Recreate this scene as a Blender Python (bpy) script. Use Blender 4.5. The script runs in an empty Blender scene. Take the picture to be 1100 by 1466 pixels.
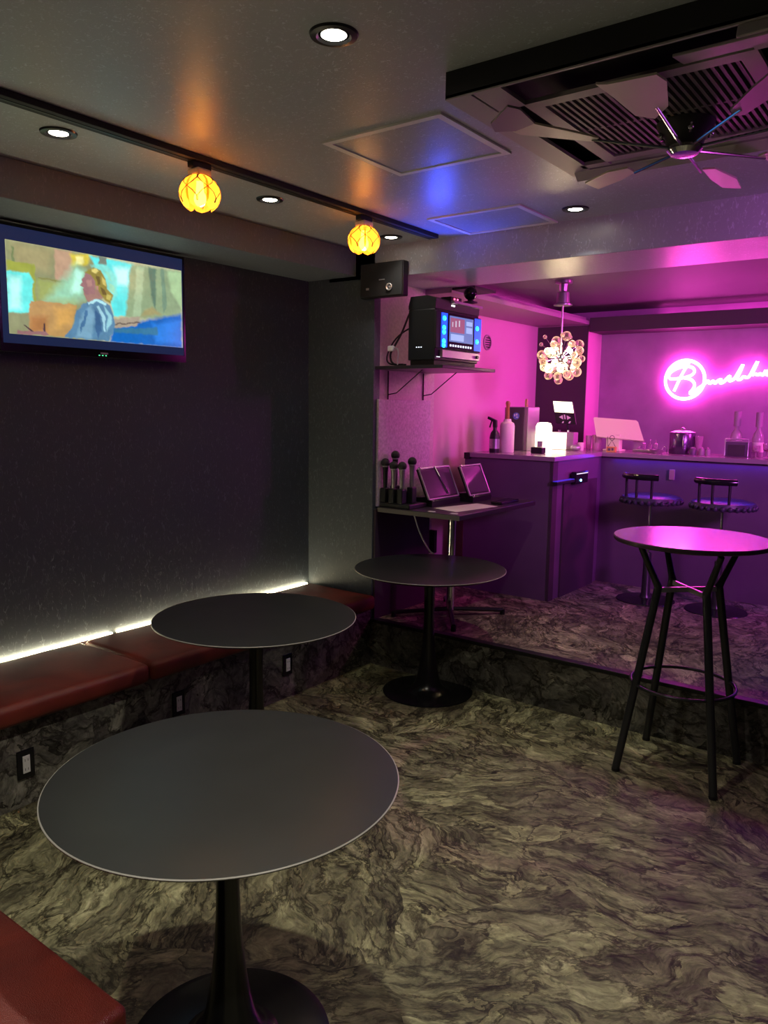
import bpy, bmesh, math, random
from mathutils import Vector, Matrix
random.seed(7)
PI = math.pi
S = bpy.context.scene
COL = S.collection
W = {}

# ------------------------------------------------------------------ mesh collecting
class MB:
    def __init__(s):
        s.bm = bmesh.new()
    def _xf(s, geom, m):
        bmesh.ops.transform(s.bm, matrix=m, verts=geom)
    def box(s, x0, x1, y0, y1, z0, z1, bev=0.0, seg=2, rot=None):
        r = bmesh.ops.create_cube(s.bm, size=1.0)
        vs = r['verts']
        c = Vector(((x0+x1)/2, (y0+y1)/2, (z0+z1)/2))
        m = Matrix.Diagonal((abs(x1-x0), abs(y1-y0), abs(z1-z0), 1))
        bmesh.ops.transform(s.bm, matrix=m, verts=vs)
        if bev > 0:
            es = list({e for v in vs for e in v.link_edges})
            b = bmesh.ops.bevel(s.bm, geom=es, offset=bev, segments=seg, profile=0.5, affect='EDGES')
            vs = list({v for f in b['faces'] for v in f.verts} | {v for v in vs if v.is_valid})
        mm = Matrix.Translation(c)
        if rot is not None:
            mm = mm @ rot
        bmesh.ops.transform(s.bm, matrix=mm, verts=vs)
        return s
    def cyl(s, p0, p1, r0, r1=None, n=20, caps=True):
        r1 = r0 if r1 is None else r1
        p0 = Vector(p0); p1 = Vector(p1); d = p1-p0
        r = bmesh.ops.create_cone(s.bm, cap_ends=caps, cap_tris=False, segments=n, radius1=r0, radius2=r1, depth=d.length)
        q = d.to_track_quat('Z', 'Y').to_matrix().to_4x4()
        bmesh.ops.transform(s.bm, matrix=Matrix.Translation((p0+p1)/2) @ q, verts=r['verts'])
        return s
    def ball(s, c, r, n=16, sc=(1, 1, 1)):
        q = bmesh.ops.create_uvsphere(s.bm, u_segments=n, v_segments=max(6, n//2), radius=r)
        bmesh.ops.transform(s.bm, matrix=Matrix.Translation(c) @ Matrix.Diagonal((*sc, 1)), verts=q['verts'])
        return s
    def lathe(s, cx, cy, prof, n=48, mat=None):
        # profile of (radius, z); a radius of 0 closes it
        rings = []
        T = mat or Matrix.Identity(4)
        for r, z in prof:
            if r < 1e-6:
                rings.append([s.bm.verts.new(T @ Vector((cx, cy, z)))])
            else:
                rings.append([s.bm.verts.new(T @ Vector((cx+r*math.cos(2*PI*k/n), cy+r*math.sin(2*PI*k/n), z))) for k in range(n)])
        for a, b in zip(rings, rings[1:]):
            if len(a) == 1 and len(b) == 1:
                continue
            for k in range(n):
                k2 = (k+1) % n
                if len(a) == 1:
                    s.bm.faces.new((a[0], b[k], b[k2]))
                elif len(b) == 1:
                    s.bm.faces.new((a[k], a[k2], b[0]))
                else:
                    s.bm.faces.new((a[k], a[k2], b[k2], b[k]))
        return s
    def tube(s, pts, r, n=10, closed=False, smooth=0):
        P = [Vector(p) for p in pts]
        for _ in range(smooth):
            Q = []
            m = len(P)
            rng = range(m) if closed else range(m-1)
            if not closed: Q.append(P[0])
            for i in rng:
                a, b = P[i], P[(i+1) % m]
                Q += [a*0.75+b*0.25, a*0.25+b*0.75]
            if not closed: Q.append(P[-1])
            P = Q
        m = len(P)
        rings = []
        up = None
        for i in range(m):
            if closed: t = P[(i+1) % m]-P[i-1]
            else: t = P[min(i+1, m-1)]-P[max(i-1, 0)]
            if t.length < 1e-9: t = Vector((0, 0, 1))
            t.normalize()
            if up is None:
                up = Vector((0, 0, 1)) if abs(t.z) < .9 else Vector((1, 0, 0))
            a = up - t*up.dot(t)
            if a.length < 1e-5:
                a = t.orthogonal()
            a.normalize(); up = a
            b = t.cross(a)
            rr = r[i] if isinstance(r, (list, tuple)) else r
            rings.append([s.bm.verts.new(P[i]+a*rr*math.cos(2*PI*k/n)+b*rr*math.sin(2*PI*k/n)) for k in range(n)])
        prs = list(zip(rings, rings[1:]))
        if closed: prs.append((rings[-1], rings[0]))
        for a, b in prs:
            for k in range(n):
                k2 = (k+1) % n
                s.bm.faces.new((a[k], a[k2], b[k2], b[k]))
        if not closed:
            s.bm.faces.new(list(reversed(rings[0]))); s.bm.faces.new(rings[-1])
        return s
    def prism(s, pts, ext):
        # a flat polygon given as 3-D points, extruded by the vector ext
        ext = Vector(ext)
        a = [s.bm.verts.new(Vector(p)) for p in pts]
        b = [s.bm.verts.new(Vector(p)+ext) for p in pts]
        s.bm.faces.new(a); s.bm.faces.new(list(reversed(b)))
        n = len(a)
        for i in range(n):
            s.bm.faces.new((a[i], b[i], b[(i+1) % n], a[(i+1) % n]))
        return s
    def ring(s, outer, inner, zdir):
        # frame between two quads, extruded
        e = Vector(zdir)
        O = [s.bm.verts.new(Vector(p)) for p in outer]; I = [s.bm.verts.new(Vector(p)) for p in inner]
        O2 = [s.bm.verts.new(Vector(p)+e) for p in outer]; I2 = [s.bm.verts.new(Vector(p)+e) for p in inner]
        n = len(O)
        for i in range(n):
            j = (i+1) % n
            s.bm.faces.new((O[i], O[j], I[j], I[i])); s.bm.faces.new((O2[i], I2[i], I2[j], O2[j]))
            s.bm.faces.new((O[i], O2[i], O2[j], O[j])); s.bm.faces.new((I[i], I[j], I2[j], I2[i]))
        return s
    def turn(s, c, ang, axis='Z'):
        m = Matrix.Translation(c) @ Matrix.Rotation(ang, 4, axis) @ Matrix.Translation(-Vector(c))
        bmesh.ops.transform(s.bm, matrix=m, verts=s.bm.verts)
        return s

def finish(mb, name, mats, parent=None, base=None, smooth=False, sangle=40, sub=0):
    bm = mb.bm
    bmesh.ops.recalc_face_normals(bm, faces=bm.faces)
    if parent is not None:
        off = W[parent.name]
    elif base is not None:
        off = Vector(base)
    else:
        xs = [v.co for v in bm.verts]
        lo = Vector((min(v.x for v in xs), min(v.y for v in xs), min(v.z for v in xs)))
        hi = Vector((max(v.x for v in xs), max(v.y for v in xs), max(v.z for v in xs)))
        off = Vector(((lo.x+hi.x)/2, (lo.y+hi.y)/2, lo.z))
    bmesh.ops.translate(bm, vec=-off, verts=bm.verts)
    me = bpy.data.meshes.new(name)
    if smooth:
        for f in bm.faces: f.smooth = True
        lim = math.radians(sangle)
        for e in bm.edges:
            if len(e.link_faces) == 2 and e.calc_face_angle(0) > lim: e.smooth = False
    bm.to_mesh(me); bm.free()
    o = bpy.data.objects.new(name, me)
    for m in (mats if isinstance(mats, (list, tuple)) else [mats]):
        me.materials.append(m)
    COL.objects.link(o)
    if parent is not None:
        o.parent = parent
    else:
        o.location = off
    W[o.name] = off
    if sub:
        md = o.modifiers.new('sub', 'SUBSURF'); md.levels = sub; md.render_levels = sub
    return o

def tag(o, label, cat, group=None):
    o['label'] = label; o['category'] = cat
    if group: o['group'] = group
    return o
def thing(name, label, cat, loc, group=None):
    o = bpy.data.objects.new(name, None); COL.objects.link(o)
    o.location = loc; o.empty_display_size = .05
    W[o.name] = Vector(loc)
    return tag(o, label, cat, group)
def struct(name, mb, m, **k):
    o = finish(mb, name, m, **k); o['kind'] = 'structure'
    return o
def copy_tree(o, loc=None, parent=None, rz=None):
    c = o.copy(); COL.objects.link(c)
    if parent is not None: c.parent = parent
    if loc is not None: c.location = loc
    if rz is not None: c.rotation_euler.z = rz
    W[c.name] = Vector(c.location) if parent is None else W[parent.name]
    for ch in list(o.children):
        copy_tree(ch, parent=c)
    return c

# ------------------------------------------------------------------ materials
def new_mat(name):
    m = bpy.data.materials.new(name); m.use_nodes = True
    nt = m.node_tree
    b = nt.nodes['Principled BSDF']
    return m, nt, b
def mat(name, col, rough=.5, metal=0., bump=0., bscale=200., spec=.5, coat=0., vary=0., vscale=8., trans=0., ior=1.45, sheen=0.):
    m, nt, b = new_mat(name)
    b.inputs['Base Color'].default_value = (*col, 1); b.inputs['Roughness'].default_value = rough
    b.inputs['Metallic'].default_value = metal; b.inputs['Specular IOR Level'].default_value = spec
    b.inputs['Coat Weight'].default_value = coat; b.inputs['Coat Roughness'].default_value = .12
    b.inputs['Transmission Weight'].default_value = trans; b.inputs['IOR'].default_value = ior
    b.inputs['Sheen Weight'].default_value = sheen
    tc = nt.nodes.new('ShaderNodeTexCoord')
    if vary > 0:
        n = nt.nodes.new('ShaderNodeTexNoise'); n.inputs['Scale'].default_value = vscale; n.inputs['Detail'].default_value = 6
        r = nt.nodes.new('ShaderNodeValToRGB')
        r.color_ramp.elements[0].position = .3; r.color_ramp.elements[1].position = .7
        r.color_ramp.elements[0].color = (*[c*(1-vary) for c in col], 1)
        r.color_ramp.elements[1].color = (*[min(1, c*(1+vary)) for c in col], 1)
        nt.links.new(tc.outputs['Object'], n.inputs['Vector']); nt.links.new(n.outputs['Fac'], r.inputs['Fac'])
        nt.links.new(r.outputs['Color'], b.inputs['Base Color'])
    if bump > 0:
        n = nt.nodes.new('ShaderNodeTexNoise'); n.inputs['Scale'].default_value = bscale; n.inputs['Detail'].default_value = 4
        bp = nt.nodes.new('ShaderNodeBump'); bp.inputs['Strength'].default_value = bump; bp.inputs['Distance'].default_value = .004
        nt.links.new(tc.outputs['Object'], n.inputs['Vector']); nt.links.new(n.outputs['Fac'], bp.inputs['Height'])
        nt.links.new(bp.outputs['Normal'], b.inputs['Normal'])
    return m
def glow(name, col, strength):
    m, nt, b = new_mat(name)
    b.inputs['Base Color'].default_value = (0, 0, 0, 1)
    b.inputs['Emission Color'].default_value = (*col, 1); b.inputs['Emission Strength'].default_value = strength
    return m

def plaster(name, col, rough=.42, spec=.5, flecks=.35, bump=.35):
    """embossed wallpaper: fibrous relief with small raised straws"""
    m, nt, b = new_mat(name); L = nt.links.new
    tc = nt.nodes.new('ShaderNodeTexCoord')
    geo = nt.nodes.new('ShaderNodeNewGeometry')
    mp = nt.nodes.new('ShaderNodeMapping'); mp.inputs['Scale'].default_value = (1, 1, .45)
    L(geo.outputs['Position'], mp.inputs['Vector'])
    n1 = nt.nodes.new('ShaderNodeTexNoise'); n1.inputs['Scale'].default_value = 70; n1.inputs['Detail'].default_value = 3; n1.inputs['Distortion'].default_value = 1.5
    L(mp.outputs['Vector'], n1.inputs['Vector'])
    n2 = nt.nodes.new('ShaderNodeTexNoise'); n2.inputs['Scale'].default_value = 260; n2.inputs['Detail'].default_value = 2
    L(geo.outputs['Position'], n2.inputs['Vector'])
    r1 = nt.nodes.new('ShaderNodeValToRGB'); r1.color_ramp.elements[0].position = .58; r1.color_ramp.elements[1].position = .70
    L(n1.outputs['Fac'], r1.inputs['Fac'])
    mx = nt.nodes.new('ShaderNodeMath'); mx.operation = 'MULTIPLY_ADD'; mx.inputs[1].default_value = .25
    L(n2.outputs['Fac'], mx.inputs[0]); L(r1.outputs['Color'], mx.inputs[2])
    bp = nt.nodes.new('ShaderNodeBump'); bp.inputs['Strength'].default_value = bump; bp.inputs['Distance'].default_value = .003
    L(mx.outputs[0], bp.inputs['Height']); L(bp.outputs['Normal'], b.inputs['Normal'])
    mc = nt.nodes.new('ShaderNodeMixRGB'); mc.inputs[1].default_value = (*col, 1); mc.inputs[2].default_value = (*[min(1, c*(1+flecks*2)) for c in col], 1)
    L(r1.outputs['Color'], mc.inputs[0]); L(mc.outputs[0], b.inputs['Base Color'])
    b.inputs['Roughness'].default_value = rough; b.inputs['Specular IOR Level'].default_value = spec
    return m

def slate(name, cols, scale=1.0, rough=.45, bump=.5, warp=.3, axis='XY', ang=0.0):
    """printed riven-slate sheet: sheared layers whose direction changes from patch to patch"""
    m, nt, b = new_mat(name); L = nt.links.new; N = nt.nodes.new
    geo = N('ShaderNodeNewGeometry')
    mp = N('ShaderNodeMapping'); mp.inputs['Scale'].default_value = (scale, scale, scale)
    mp.inputs['Rotation'].default_value = (0, 0, ang)
    L(geo.outputs['Position'], mp.inputs['Vector'])
    # patch direction
    vn = N('ShaderNodeTexVoronoi'); vn.inputs['Scale'].default_value = 1.3; vn.inputs['Randomness'].default_value = .9
    dn = N('ShaderNodeTexNoise'); dn.inputs['Scale'].default_value = 2.2; dn.inputs['Detail'].default_value = 3
    L(mp.outputs['Vector'], dn.inputs['Vector'])
    dv = N('ShaderNodeVectorMath'); dv.operation = 'MULTIPLY_ADD'; dv.inputs[1].default_value = (.35, .35, .35)
    L(dn.outputs['Color'], dv.inputs[0]); L(mp.outputs['Vector'], dv.inputs[2])
    L(dv.outputs[0], vn.inputs['Vector'])
    sep = N('ShaderNodeSeparateColor'); L(vn.outputs['Color'], sep.inputs[0])
    an = N('ShaderNodeMath'); an.operation = 'MULTIPLY_ADD'; an.inputs[1].default_value = 2.4; an.inputs[2].default_value = -.9
    L(sep.outputs[0], an.inputs[0])
    vr = N('ShaderNodeVectorRotate'); vr.rotation_type = 'Z_AXIS'
    L(dv.outputs[0], vr.inputs['Vector']); L(an.outputs[0], vr.inputs['Angle'])
    st = N('ShaderNodeMapping'); st.inputs['Scale'].default_value = (1.5, 3.9, 3.0) if axis == 'XY' else (2.0, 2.0, 3.0)
    L(vr.outputs[0], st.inputs['Vector'])
    n1 = N('ShaderNodeTexNoise'); n1.inputs['Scale'].default_value = 1.15; n1.inputs['Detail'].default_value = 7; n1.inputs['Roughness'].default_value = .56; n1.inputs['Distortion'].default_value = warp
    L(st.outputs['Vector'], n1.inputs['Vector'])
    # layered terraces: fractional part of a multiple of the noise gives sharp-edged flakes
    mu = N('ShaderNodeMath'); mu.operation = 'MULTIPLY'; mu.inputs[1].default_value = 8.5
    L(n1.outputs['Fac'], mu.inputs[0])
    fr = N('ShaderNodeMath'); fr.operation = 'FRACT'; L(mu.outputs[0], fr.inputs[0])
    lr = N('ShaderNodeValToRGB'); c = lr.color_ramp
    c.elements[0].position = 0.0; c.elements[0].color = (.20, .18, .15, 1)
    c.elements[1].position = 1.0; c.elements[1].color = (1.30, 1.28, 1.18, 1)
    for q, v in ((.10, .30), (.26, .95), (.80, 1.02)):
        e = c.elements.new(q); e.color = (v, v*.99, v*.97, 1)
    L(fr.outputs[0], lr.inputs['Fac'])
    # some plates stay smooth
    n3 = N('ShaderNodeTexNoise'); n3.inputs['Scale'].default_value = 4.2; n3.inputs['Detail'].default_value = 4
    L(mp.outputs['Vector'], n3.inputs['Vector'])
    k3 = N('ShaderNodeMapRange'); k3.inputs['From Min'].default_value = .40; k3.inputs['From Max'].default_value = .56; k3.inputs['To Min'].default_value = .15
    L(n3.outputs['Fac'], k3.inputs['Value'])
    n2 = N('ShaderNodeTexNoise'); n2.inputs['Scale'].default_value = 2.4; n2.inputs['Detail'].default_value = 8; n2.inputs['Roughness'].default_value = .66; n2.inputs['Distortion'].default_value = .3
    L(st.outputs['Vector'], n2.inputs['Vector'])
    ra = N('ShaderNodeValToRGB'); cr = ra.color_ramp
    cr.elements[0].position = .30; cr.elements[0].color = (*cols[0], 1)
    cr.elements[1].position = .76; cr.elements[1].color = (*cols[3], 1)
    e = cr.elements.new(.42); e.color = (*cols[1], 1)
    e = cr.elements.new(.56); e.color = (*cols[2], 1)
    L(n2.outputs['Fac'], ra.inputs['Fac'])
    mm = N('ShaderNodeMixRGB'); mm.blend_type = 'MULTIPLY'
    L(k3.outputs[0], mm.inputs[0]); L(ra.outputs['Color'], mm.inputs[1]); L(lr.outputs['Color'], mm.inputs[2])
    # broken plates with thin dark seams
    vc = N('ShaderNodeTexVoronoi'); vc.feature = 'DISTANCE_TO_EDGE'; vc.inputs['Scale'].default_value = 1.9
    vf = N('ShaderNodeTexVoronoi'); vf.inputs['Scale'].default_value = 1.9
    wn = N('ShaderNodeTexNoise'); wn.inputs['Scale'].default_value = 3.5; wn.inputs['Detail'].default_value = 7; wn.inputs['Roughness'].default_value = .65
    L(st.outputs['Vector'], wn.inputs['Vector'])
    wv = N('ShaderNodeVectorMath'); wv.operation = 'MULTIPLY_ADD'; wv.inputs[1].default_value = (.75, .75, .75)
    L(wn.outputs['Color'], wv.inputs[0]); L(st.outputs['Vector'], wv.inputs[2]); L(wv.outputs[0], vc.inputs['Vector']); L(wv.outputs[0], vf.inputs['Vector'])
    rc = N('ShaderNodeValToRGB'); rc.color_ramp.elements[0].position = 0.005; rc.color_ramp.elements[1].position = .08
    rc.color_ramp.elements[0].color = (.18, .16, .14, 1); rc.color_ramp.elements[1].color = (1, 1, 1, 1)
    L(vc.outputs['Distance'], rc.inputs['Fac'])
    m1 = N('ShaderNodeMixRGB'); m1.blend_type = 'MULTIPLY'; m1.inputs[0].default_value = .9
    L(mm.outputs[0], m1.inputs[1]); L(rc.outputs['Color'], m1.inputs[2])
    sp = N('ShaderNodeSeparateColor'); L(vf.outputs['Color'], sp.inputs[0])
    rf = N('ShaderNodeValToRGB'); rf.color_ramp.elements[0].color = (.62, .58, .58, 1); rf.color_ramp.elements[1].color = (1.22, 1.22, 1.10, 1)
    L(sp.outputs[1], rf.inputs['Fac'])
    m2 = N('ShaderNodeMixRGB'); m2.blend_type = 'MULTIPLY'; m2.inputs[0].default_value = 1
    L(m1.outputs[0], m2.inputs[1]); L(rf.outputs['Color'], m2.inputs[2])
    gm = N('ShaderNodeMapping'); gm.inputs['Scale'].default_value = (12, 24, 14) if axis == 'XY' else (14, 14, 14)
    L(vr.outputs[0], gm.inputs['Vector'])
    gn = N('ShaderNodeTexNoise'); gn.inputs['Scale'].default_value = 1.6; gn.inputs['Detail'].default_value = 6; gn.inputs['Roughness'].default_value = .72; gn.inputs['Distortion'].default_value = .8
    L(gm.outputs['Vector'], gn.inputs['Vector'])
    gr = N('ShaderNodeValToRGB'); gr.color_ramp.elements[0].position = .36; gr.color_ramp.elements[1].position = .66
    gr.color_ramp.elements[0].color = (.52, .50, .47, 1); gr.color_ramp.elements[1].color = (1.5, 1.48, 1.38, 1)
    L(gn.outputs['Fac'], gr.inputs['Fac'])
    m3 = N('ShaderNodeMixRGB'); m3.blend_type = 'MULTIPLY'; m3.inputs[0].default_value = 1
    L(m2.outputs[0], m3.inputs[1]); L(gr.outputs['Color'], m3.inputs[2])
    L(m3.outputs[0], b.inputs['Base Color'])
    hs = N('ShaderNodeMath'); hs.operation = 'MULTIPLY_ADD'; hs.inputs[1].default_value = .5
    L(gn.outputs['Fac'], hs.inputs[0]); L(fr.outputs[0], hs.inputs[2])
    bp = N('ShaderNodeBump'); bp.inputs['Strength'].default_value = bump; bp.inputs['Distance'].default_value = .004
    L(hs.outputs[0], bp.inputs['Height']); L(bp.outputs['Normal'], b.inputs['Normal'])
    b.inputs['Roughness'].default_value = rough; b.inputs['Specular IOR Level'].default_value = .35
    return m

def leather(name, col, dark):
    m, nt, b = new_mat(name); L = nt.links.new; N = nt.nodes.new
    geo = N('ShaderNodeNewGeometry')
    n = N('ShaderNodeTexNoise'); n.inputs['Scale'].default_value = 5; n.inputs['Detail'].default_value = 7; n.inputs['Distortion'].default_value = .6
    L(geo.outputs['Position'], n.inputs['Vector'])
    r = N('ShaderNodeValToRGB'); r.color_ramp.elements[0].position = .35; r.color_ramp.elements[1].position = .65
    r.color_ramp.elements[0].color = (*dark, 1); r.color_ramp.elements[1].color = (*col, 1)
    L(n.outputs['Fac'], r.inputs['Fac']); L(r.outputs['Color'], b.inputs['Base Color'])
    v = N('ShaderNodeTexVoronoi'); v.inputs['Scale'].default_value = 420; L(geo.outputs['Position'], v.inputs['Vector'])
    n2 = N('ShaderNodeTexNoise'); n2.inputs['Scale'].default_value = 7; L(geo.outputs['Position'], n2.inputs['Vector'])
    a = N('ShaderNodeMath'); a.operation = 'MULTIPLY_ADD'; a.inputs[1].default_value = 4
    L(n2.outputs['Fac'], a.inputs[0]); L(v.outputs['Distance'], a.inputs[2])
    bp = N('ShaderNodeBump'); bp.inputs['Strength'].default_value = .35; bp.inputs['Distance'].default_value = .004
    L(a.outputs[0], bp.inputs['Height']); L(bp.outputs['Normal'], b.inputs['Normal'])
    b.inputs['Roughness'].default_value = .36
    return m

M = {}
M['wall'] = plaster('dark embossed wallpaper', (.072, .086, .106), rough=.5, spec=.35)
M['ceil'] = plaster('charcoal embossed ceiling paper', (.43, .475, .53), rough=.35, spec=.55, flecks=.26, bump=.40)
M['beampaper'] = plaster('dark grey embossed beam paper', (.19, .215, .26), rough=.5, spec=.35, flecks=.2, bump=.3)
M['pink_wall'] = mat('pink painted wall', (.64, .34, .48), .6, bump=.05)
M['pier'] = mat('pale speckled wallpaper', (.62, .52, .52), .6, bump=.2, bscale=120, vary=.12, vscale=60)
M['panel'] = mat('grey speckled panel', (.58, .48, .56), .55, bump=.2, bscale=150, vary=.22, vscale=70)
M['mauve'] = mat('dark mauve wallpaper', (.34, .20, .34), .6, bump=.12, vary=.12, vscale=5)
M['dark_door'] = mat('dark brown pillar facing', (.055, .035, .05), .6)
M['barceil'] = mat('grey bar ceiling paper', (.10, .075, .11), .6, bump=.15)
M['bartrim'] = mat('mauve painted trim', (.34, .22, .30), .55)
FL = [(.070, .066, .044), (.150, .148, .094), (.270, .272, .172), (.52, .52, .35)]
M['floor'] = slate('riven slate vinyl floor', FL, 1.15, .5, .5)
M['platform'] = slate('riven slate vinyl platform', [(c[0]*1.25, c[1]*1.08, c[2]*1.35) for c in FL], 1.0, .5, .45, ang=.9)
M['stone'] = slate('dark slate wallpaper', [(.060, .060, .062), (.115, .114, .110), (.19, .188, .178), (.34, .33, .31)], 1.1, .5, .6, axis='XYZ')
M['leather'] = leather('oxblood leather', (.20, .028, .016), (.10, .013, .009))
M['black'] = mat('black plastic', (.012, .012, .014), .42)
M['blackgloss'] = mat('glossy black plastic', (.008, .008, .010), .15)
M['matteblack'] = mat('matte black', (.02, .02, .022), .6)
M['tabletop'] = mat('charcoal laminate table top', (.022, .023, .022), .34, spec=.5, vary=.06, vscale=12)
M['tableedge'] = mat('pale worn table rim', (.28, .27, .24), .35)
M['tulip'] = mat('satin black lacquer', (.010, .010, .011), .22, spec=.6)
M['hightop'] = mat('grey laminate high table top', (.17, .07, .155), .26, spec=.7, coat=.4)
M['highrim'] = mat('dark table rim', (.06, .03, .05), .35)
M['hightube'] = mat('satin dark metal tube', (.055, .055, .060), .30, metal=.6)
M['chrome'] = mat('chrome', (.75, .75, .78), .12, metal=1.)
M['alu'] = mat('brushed aluminium trim', (.55, .54, .56), .38, metal=.7)
M['hatchframe'] = mat('pale hatch frame', (.90, .90, .92), .4)
M['white'] = mat('white plastic', (.78, .77, .74), .45)
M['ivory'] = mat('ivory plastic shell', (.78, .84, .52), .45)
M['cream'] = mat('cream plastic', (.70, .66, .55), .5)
M['counter'] = mat('dark counter panel', (.12, .075, .13), .45, vary=.1, vscale=4)
M['ctop'] = mat('glossy grey countertop', (.30, .22, .27), .24, spec=.6)
M['deskdark'] = mat('dark desk laminate', (.035, .028, .034), .32)
M['deskedge'] = mat('dull desk edge', (.13, .115, .11), .5)
M['paper'] = mat('printed paper', (.75, .72, .62), .7)
M['glass'] = mat('clear glass', (.95, .93, .92), .03, trans=1., ior=1.45)
m, nt, bs = new_mat('crystal ball glass')
bs.inputs['Base Color'].default_value = (1., .94, .85, 1); bs.inputs['Roughness'].default_value = .03
bs.inputs['Transmission Weight'].default_value = 1.; bs.inputs['IOR'].default_value = 1.22
_t = nt.nodes.new('ShaderNodeBsdfTranslucent'); _t.inputs['Color'].default_value = (1., .88, .66, 1)
_m = nt.nodes.new('ShaderNodeMixShader'); _m.inputs[0].default_value = .30
_lw = nt.nodes.new('ShaderNodeLayerWeight'); _lw.inputs['Blend'].default_value = .35
_r = nt.nodes.new('ShaderNodeMapRange'); _r.inputs['To Min'].default_value = .10; _r.inputs['To Max'].default_value = .75
nt.links.new(_lw.outputs['Facing'], _r.inputs['Value']); nt.links.new(_r.outputs[0], _m.inputs[0])
nt.links.new(bs.outputs[0], _m.inputs[1]); nt.links.new(_t.outputs[0], _m.inputs[2]); nt.links.new(_m.outputs[0], nt.nodes['Material Output'].inputs['Surface'])
M['crystal'] = m
M['acgrey'] = mat('grey air conditioner panel', (.45, .42, .43), .45)
M['acdark'] = mat('black air slot', (.008, .008, .009), .7)
M['acslat'] = mat('grey grille slat', (.16, .14, .15), .5)
M['blade'] = mat('shaded fan blade', (.24, .22, .22), .35)  # darker copy of the blade material, shade put into the colour
M['bladelit'] = mat('lit translucent fan blade', (.85, .82, .66), .35, trans=.15)  # paler, yellower copy: light falling on the blades put into the colour
M['steel'] = mat('brushed steel box', (.42, .40, .42), .3, metal=.8)
M['stoolpad'] = mat('dark quilted stool pad', (.03, .03, .05), .35)
M['nosing'] = mat('black step nosing', (.012, .012, .013), .35)
M['copper'] = mat('amber bottle glass', (.50, .26, .10), .12, trans=.5)
# ------------------------------------------------------------------ the setting
XW, XP, XR = -3.45, -2.92, -3.20        # long wall, pier beside the step, recessed pink wall
Y1, YB, YN = 3.79, 6.575, 6.88          # step / return wall, pillar face, wall behind the bar
ZP, ZC = .285, 2.55                     # platform height, main ceiling height
XE, YS = 1.7, -1.4                      # walls to the right and behind the camera
T = .08
struct('floor', MB().box(XW-T, XE+T, YS-T, Y1+.06, -.08, 0), M['floor'])
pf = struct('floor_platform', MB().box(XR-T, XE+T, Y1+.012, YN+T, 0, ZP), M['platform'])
rs = finish(MB().box(XP, XE, Y1-.004, Y1+.012, 0, ZP-.012), 'riser', M['stone'], pf)
finish(MB().box(XP, XE, Y1-.010, Y1+.045, ZP-.014, ZP+.006, .003), 'nosing', M['nosing'], pf)
struct('wall_left', MB().box(XW-T, XW, YS-T, Y1+T, 0, ZC), M['wall'])
# panel joints of the wallpaper on the long wall
for k, y in enumerate((1.10, 2.02, 2.94)):
    pass
struct('wall_return', MB().box(XW, XP, Y1, Y1+.06, 0, ZC), M['wall'])
struct('wall_pier', MB().box(XR-T, XP, Y1+.06, 4.46, ZP, 2.46), M['pier'])
struct('wall_recess', MB().box(XR-T, XR, 4.46, YN+T, ZP, 2.62), M['pink_wall'])
struct('wall_bar', MB().box(XR, XE+T, YN, YN+T, ZP, 2.62), M['mauve'])
struct('wall_right', MB().box(XE, XE+T, YS-T, YN+T, 0, 2.62), M['wall'])
struct('wall_back', MB().box(XW-T, XE+T, YS-T, YS, 0, ZC), M['wall'])
struct('ceiling', MB().box(XW-T, XE+T, YS-T, Y1+.02, ZC, ZC+.08), M['ceil'])
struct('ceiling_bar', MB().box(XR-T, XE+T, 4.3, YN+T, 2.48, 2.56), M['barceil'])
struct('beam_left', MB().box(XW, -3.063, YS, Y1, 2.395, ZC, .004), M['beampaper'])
struct('beam_main', MB().box(XR-T, XE, Y1, 4.33, 2.37, 2.60, .004), M['ceil'])
bt = struct('soffit', MB().box(XR, -2.718, 4.33, YB, 2.34, 2.372).box(XR, -2.75, 4.33, YB, 2.372, 2.40), M['bartrim'])
struct('beam_bar', MB().box(-2.71, XE, YB-.01, YN, 2.277, 2.395), M['dark_door'])
pl = struct('pillar', MB().box(XR, -2.722, YB+.004, YN, ZP, 2.34), M['pink_wall'])
finish(MB().box(XR+.002, -2.724, YB-.008, YB+.004, ZP, 2.335), 'facing', M['dark_door'], pl)
# grey speckled board on the pier and the dark dado under the desk
pb = finish(MB().box(XP, XP+.018, Y1+.03, 4.395, 1.0, 1.66, .004), 'wall_board', M['panel'])
tag(pb, 'grey speckled board on the pier wall above the desk with microphones', 'board')
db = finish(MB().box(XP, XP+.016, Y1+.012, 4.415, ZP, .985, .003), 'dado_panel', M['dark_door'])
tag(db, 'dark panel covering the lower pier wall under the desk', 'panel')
bx = finish(MB().box(XP-.0, XP+.05, 4.43, 4.462, .62, .78, .006), 'wall_box', M['black'])
tag(bx, 'small black box on the wall corner below the desk', 'box')
struct('trim_1', MB().box(XP-.02, -2.55, 4.334, 4.60, 2.355, 2.37), M['matteblack'])

# ------------------------------------------------------------------ bench along the long wall
b = thing('wall_bench', 'long low bench base papered in dark slate along the left wall', 'bench', (-3.18, 1.2, 0))
finish(MB().box(XW+.002, XP, YS+.01, Y1-.006, 0, .36), 'base', M['stone'], b)
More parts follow.
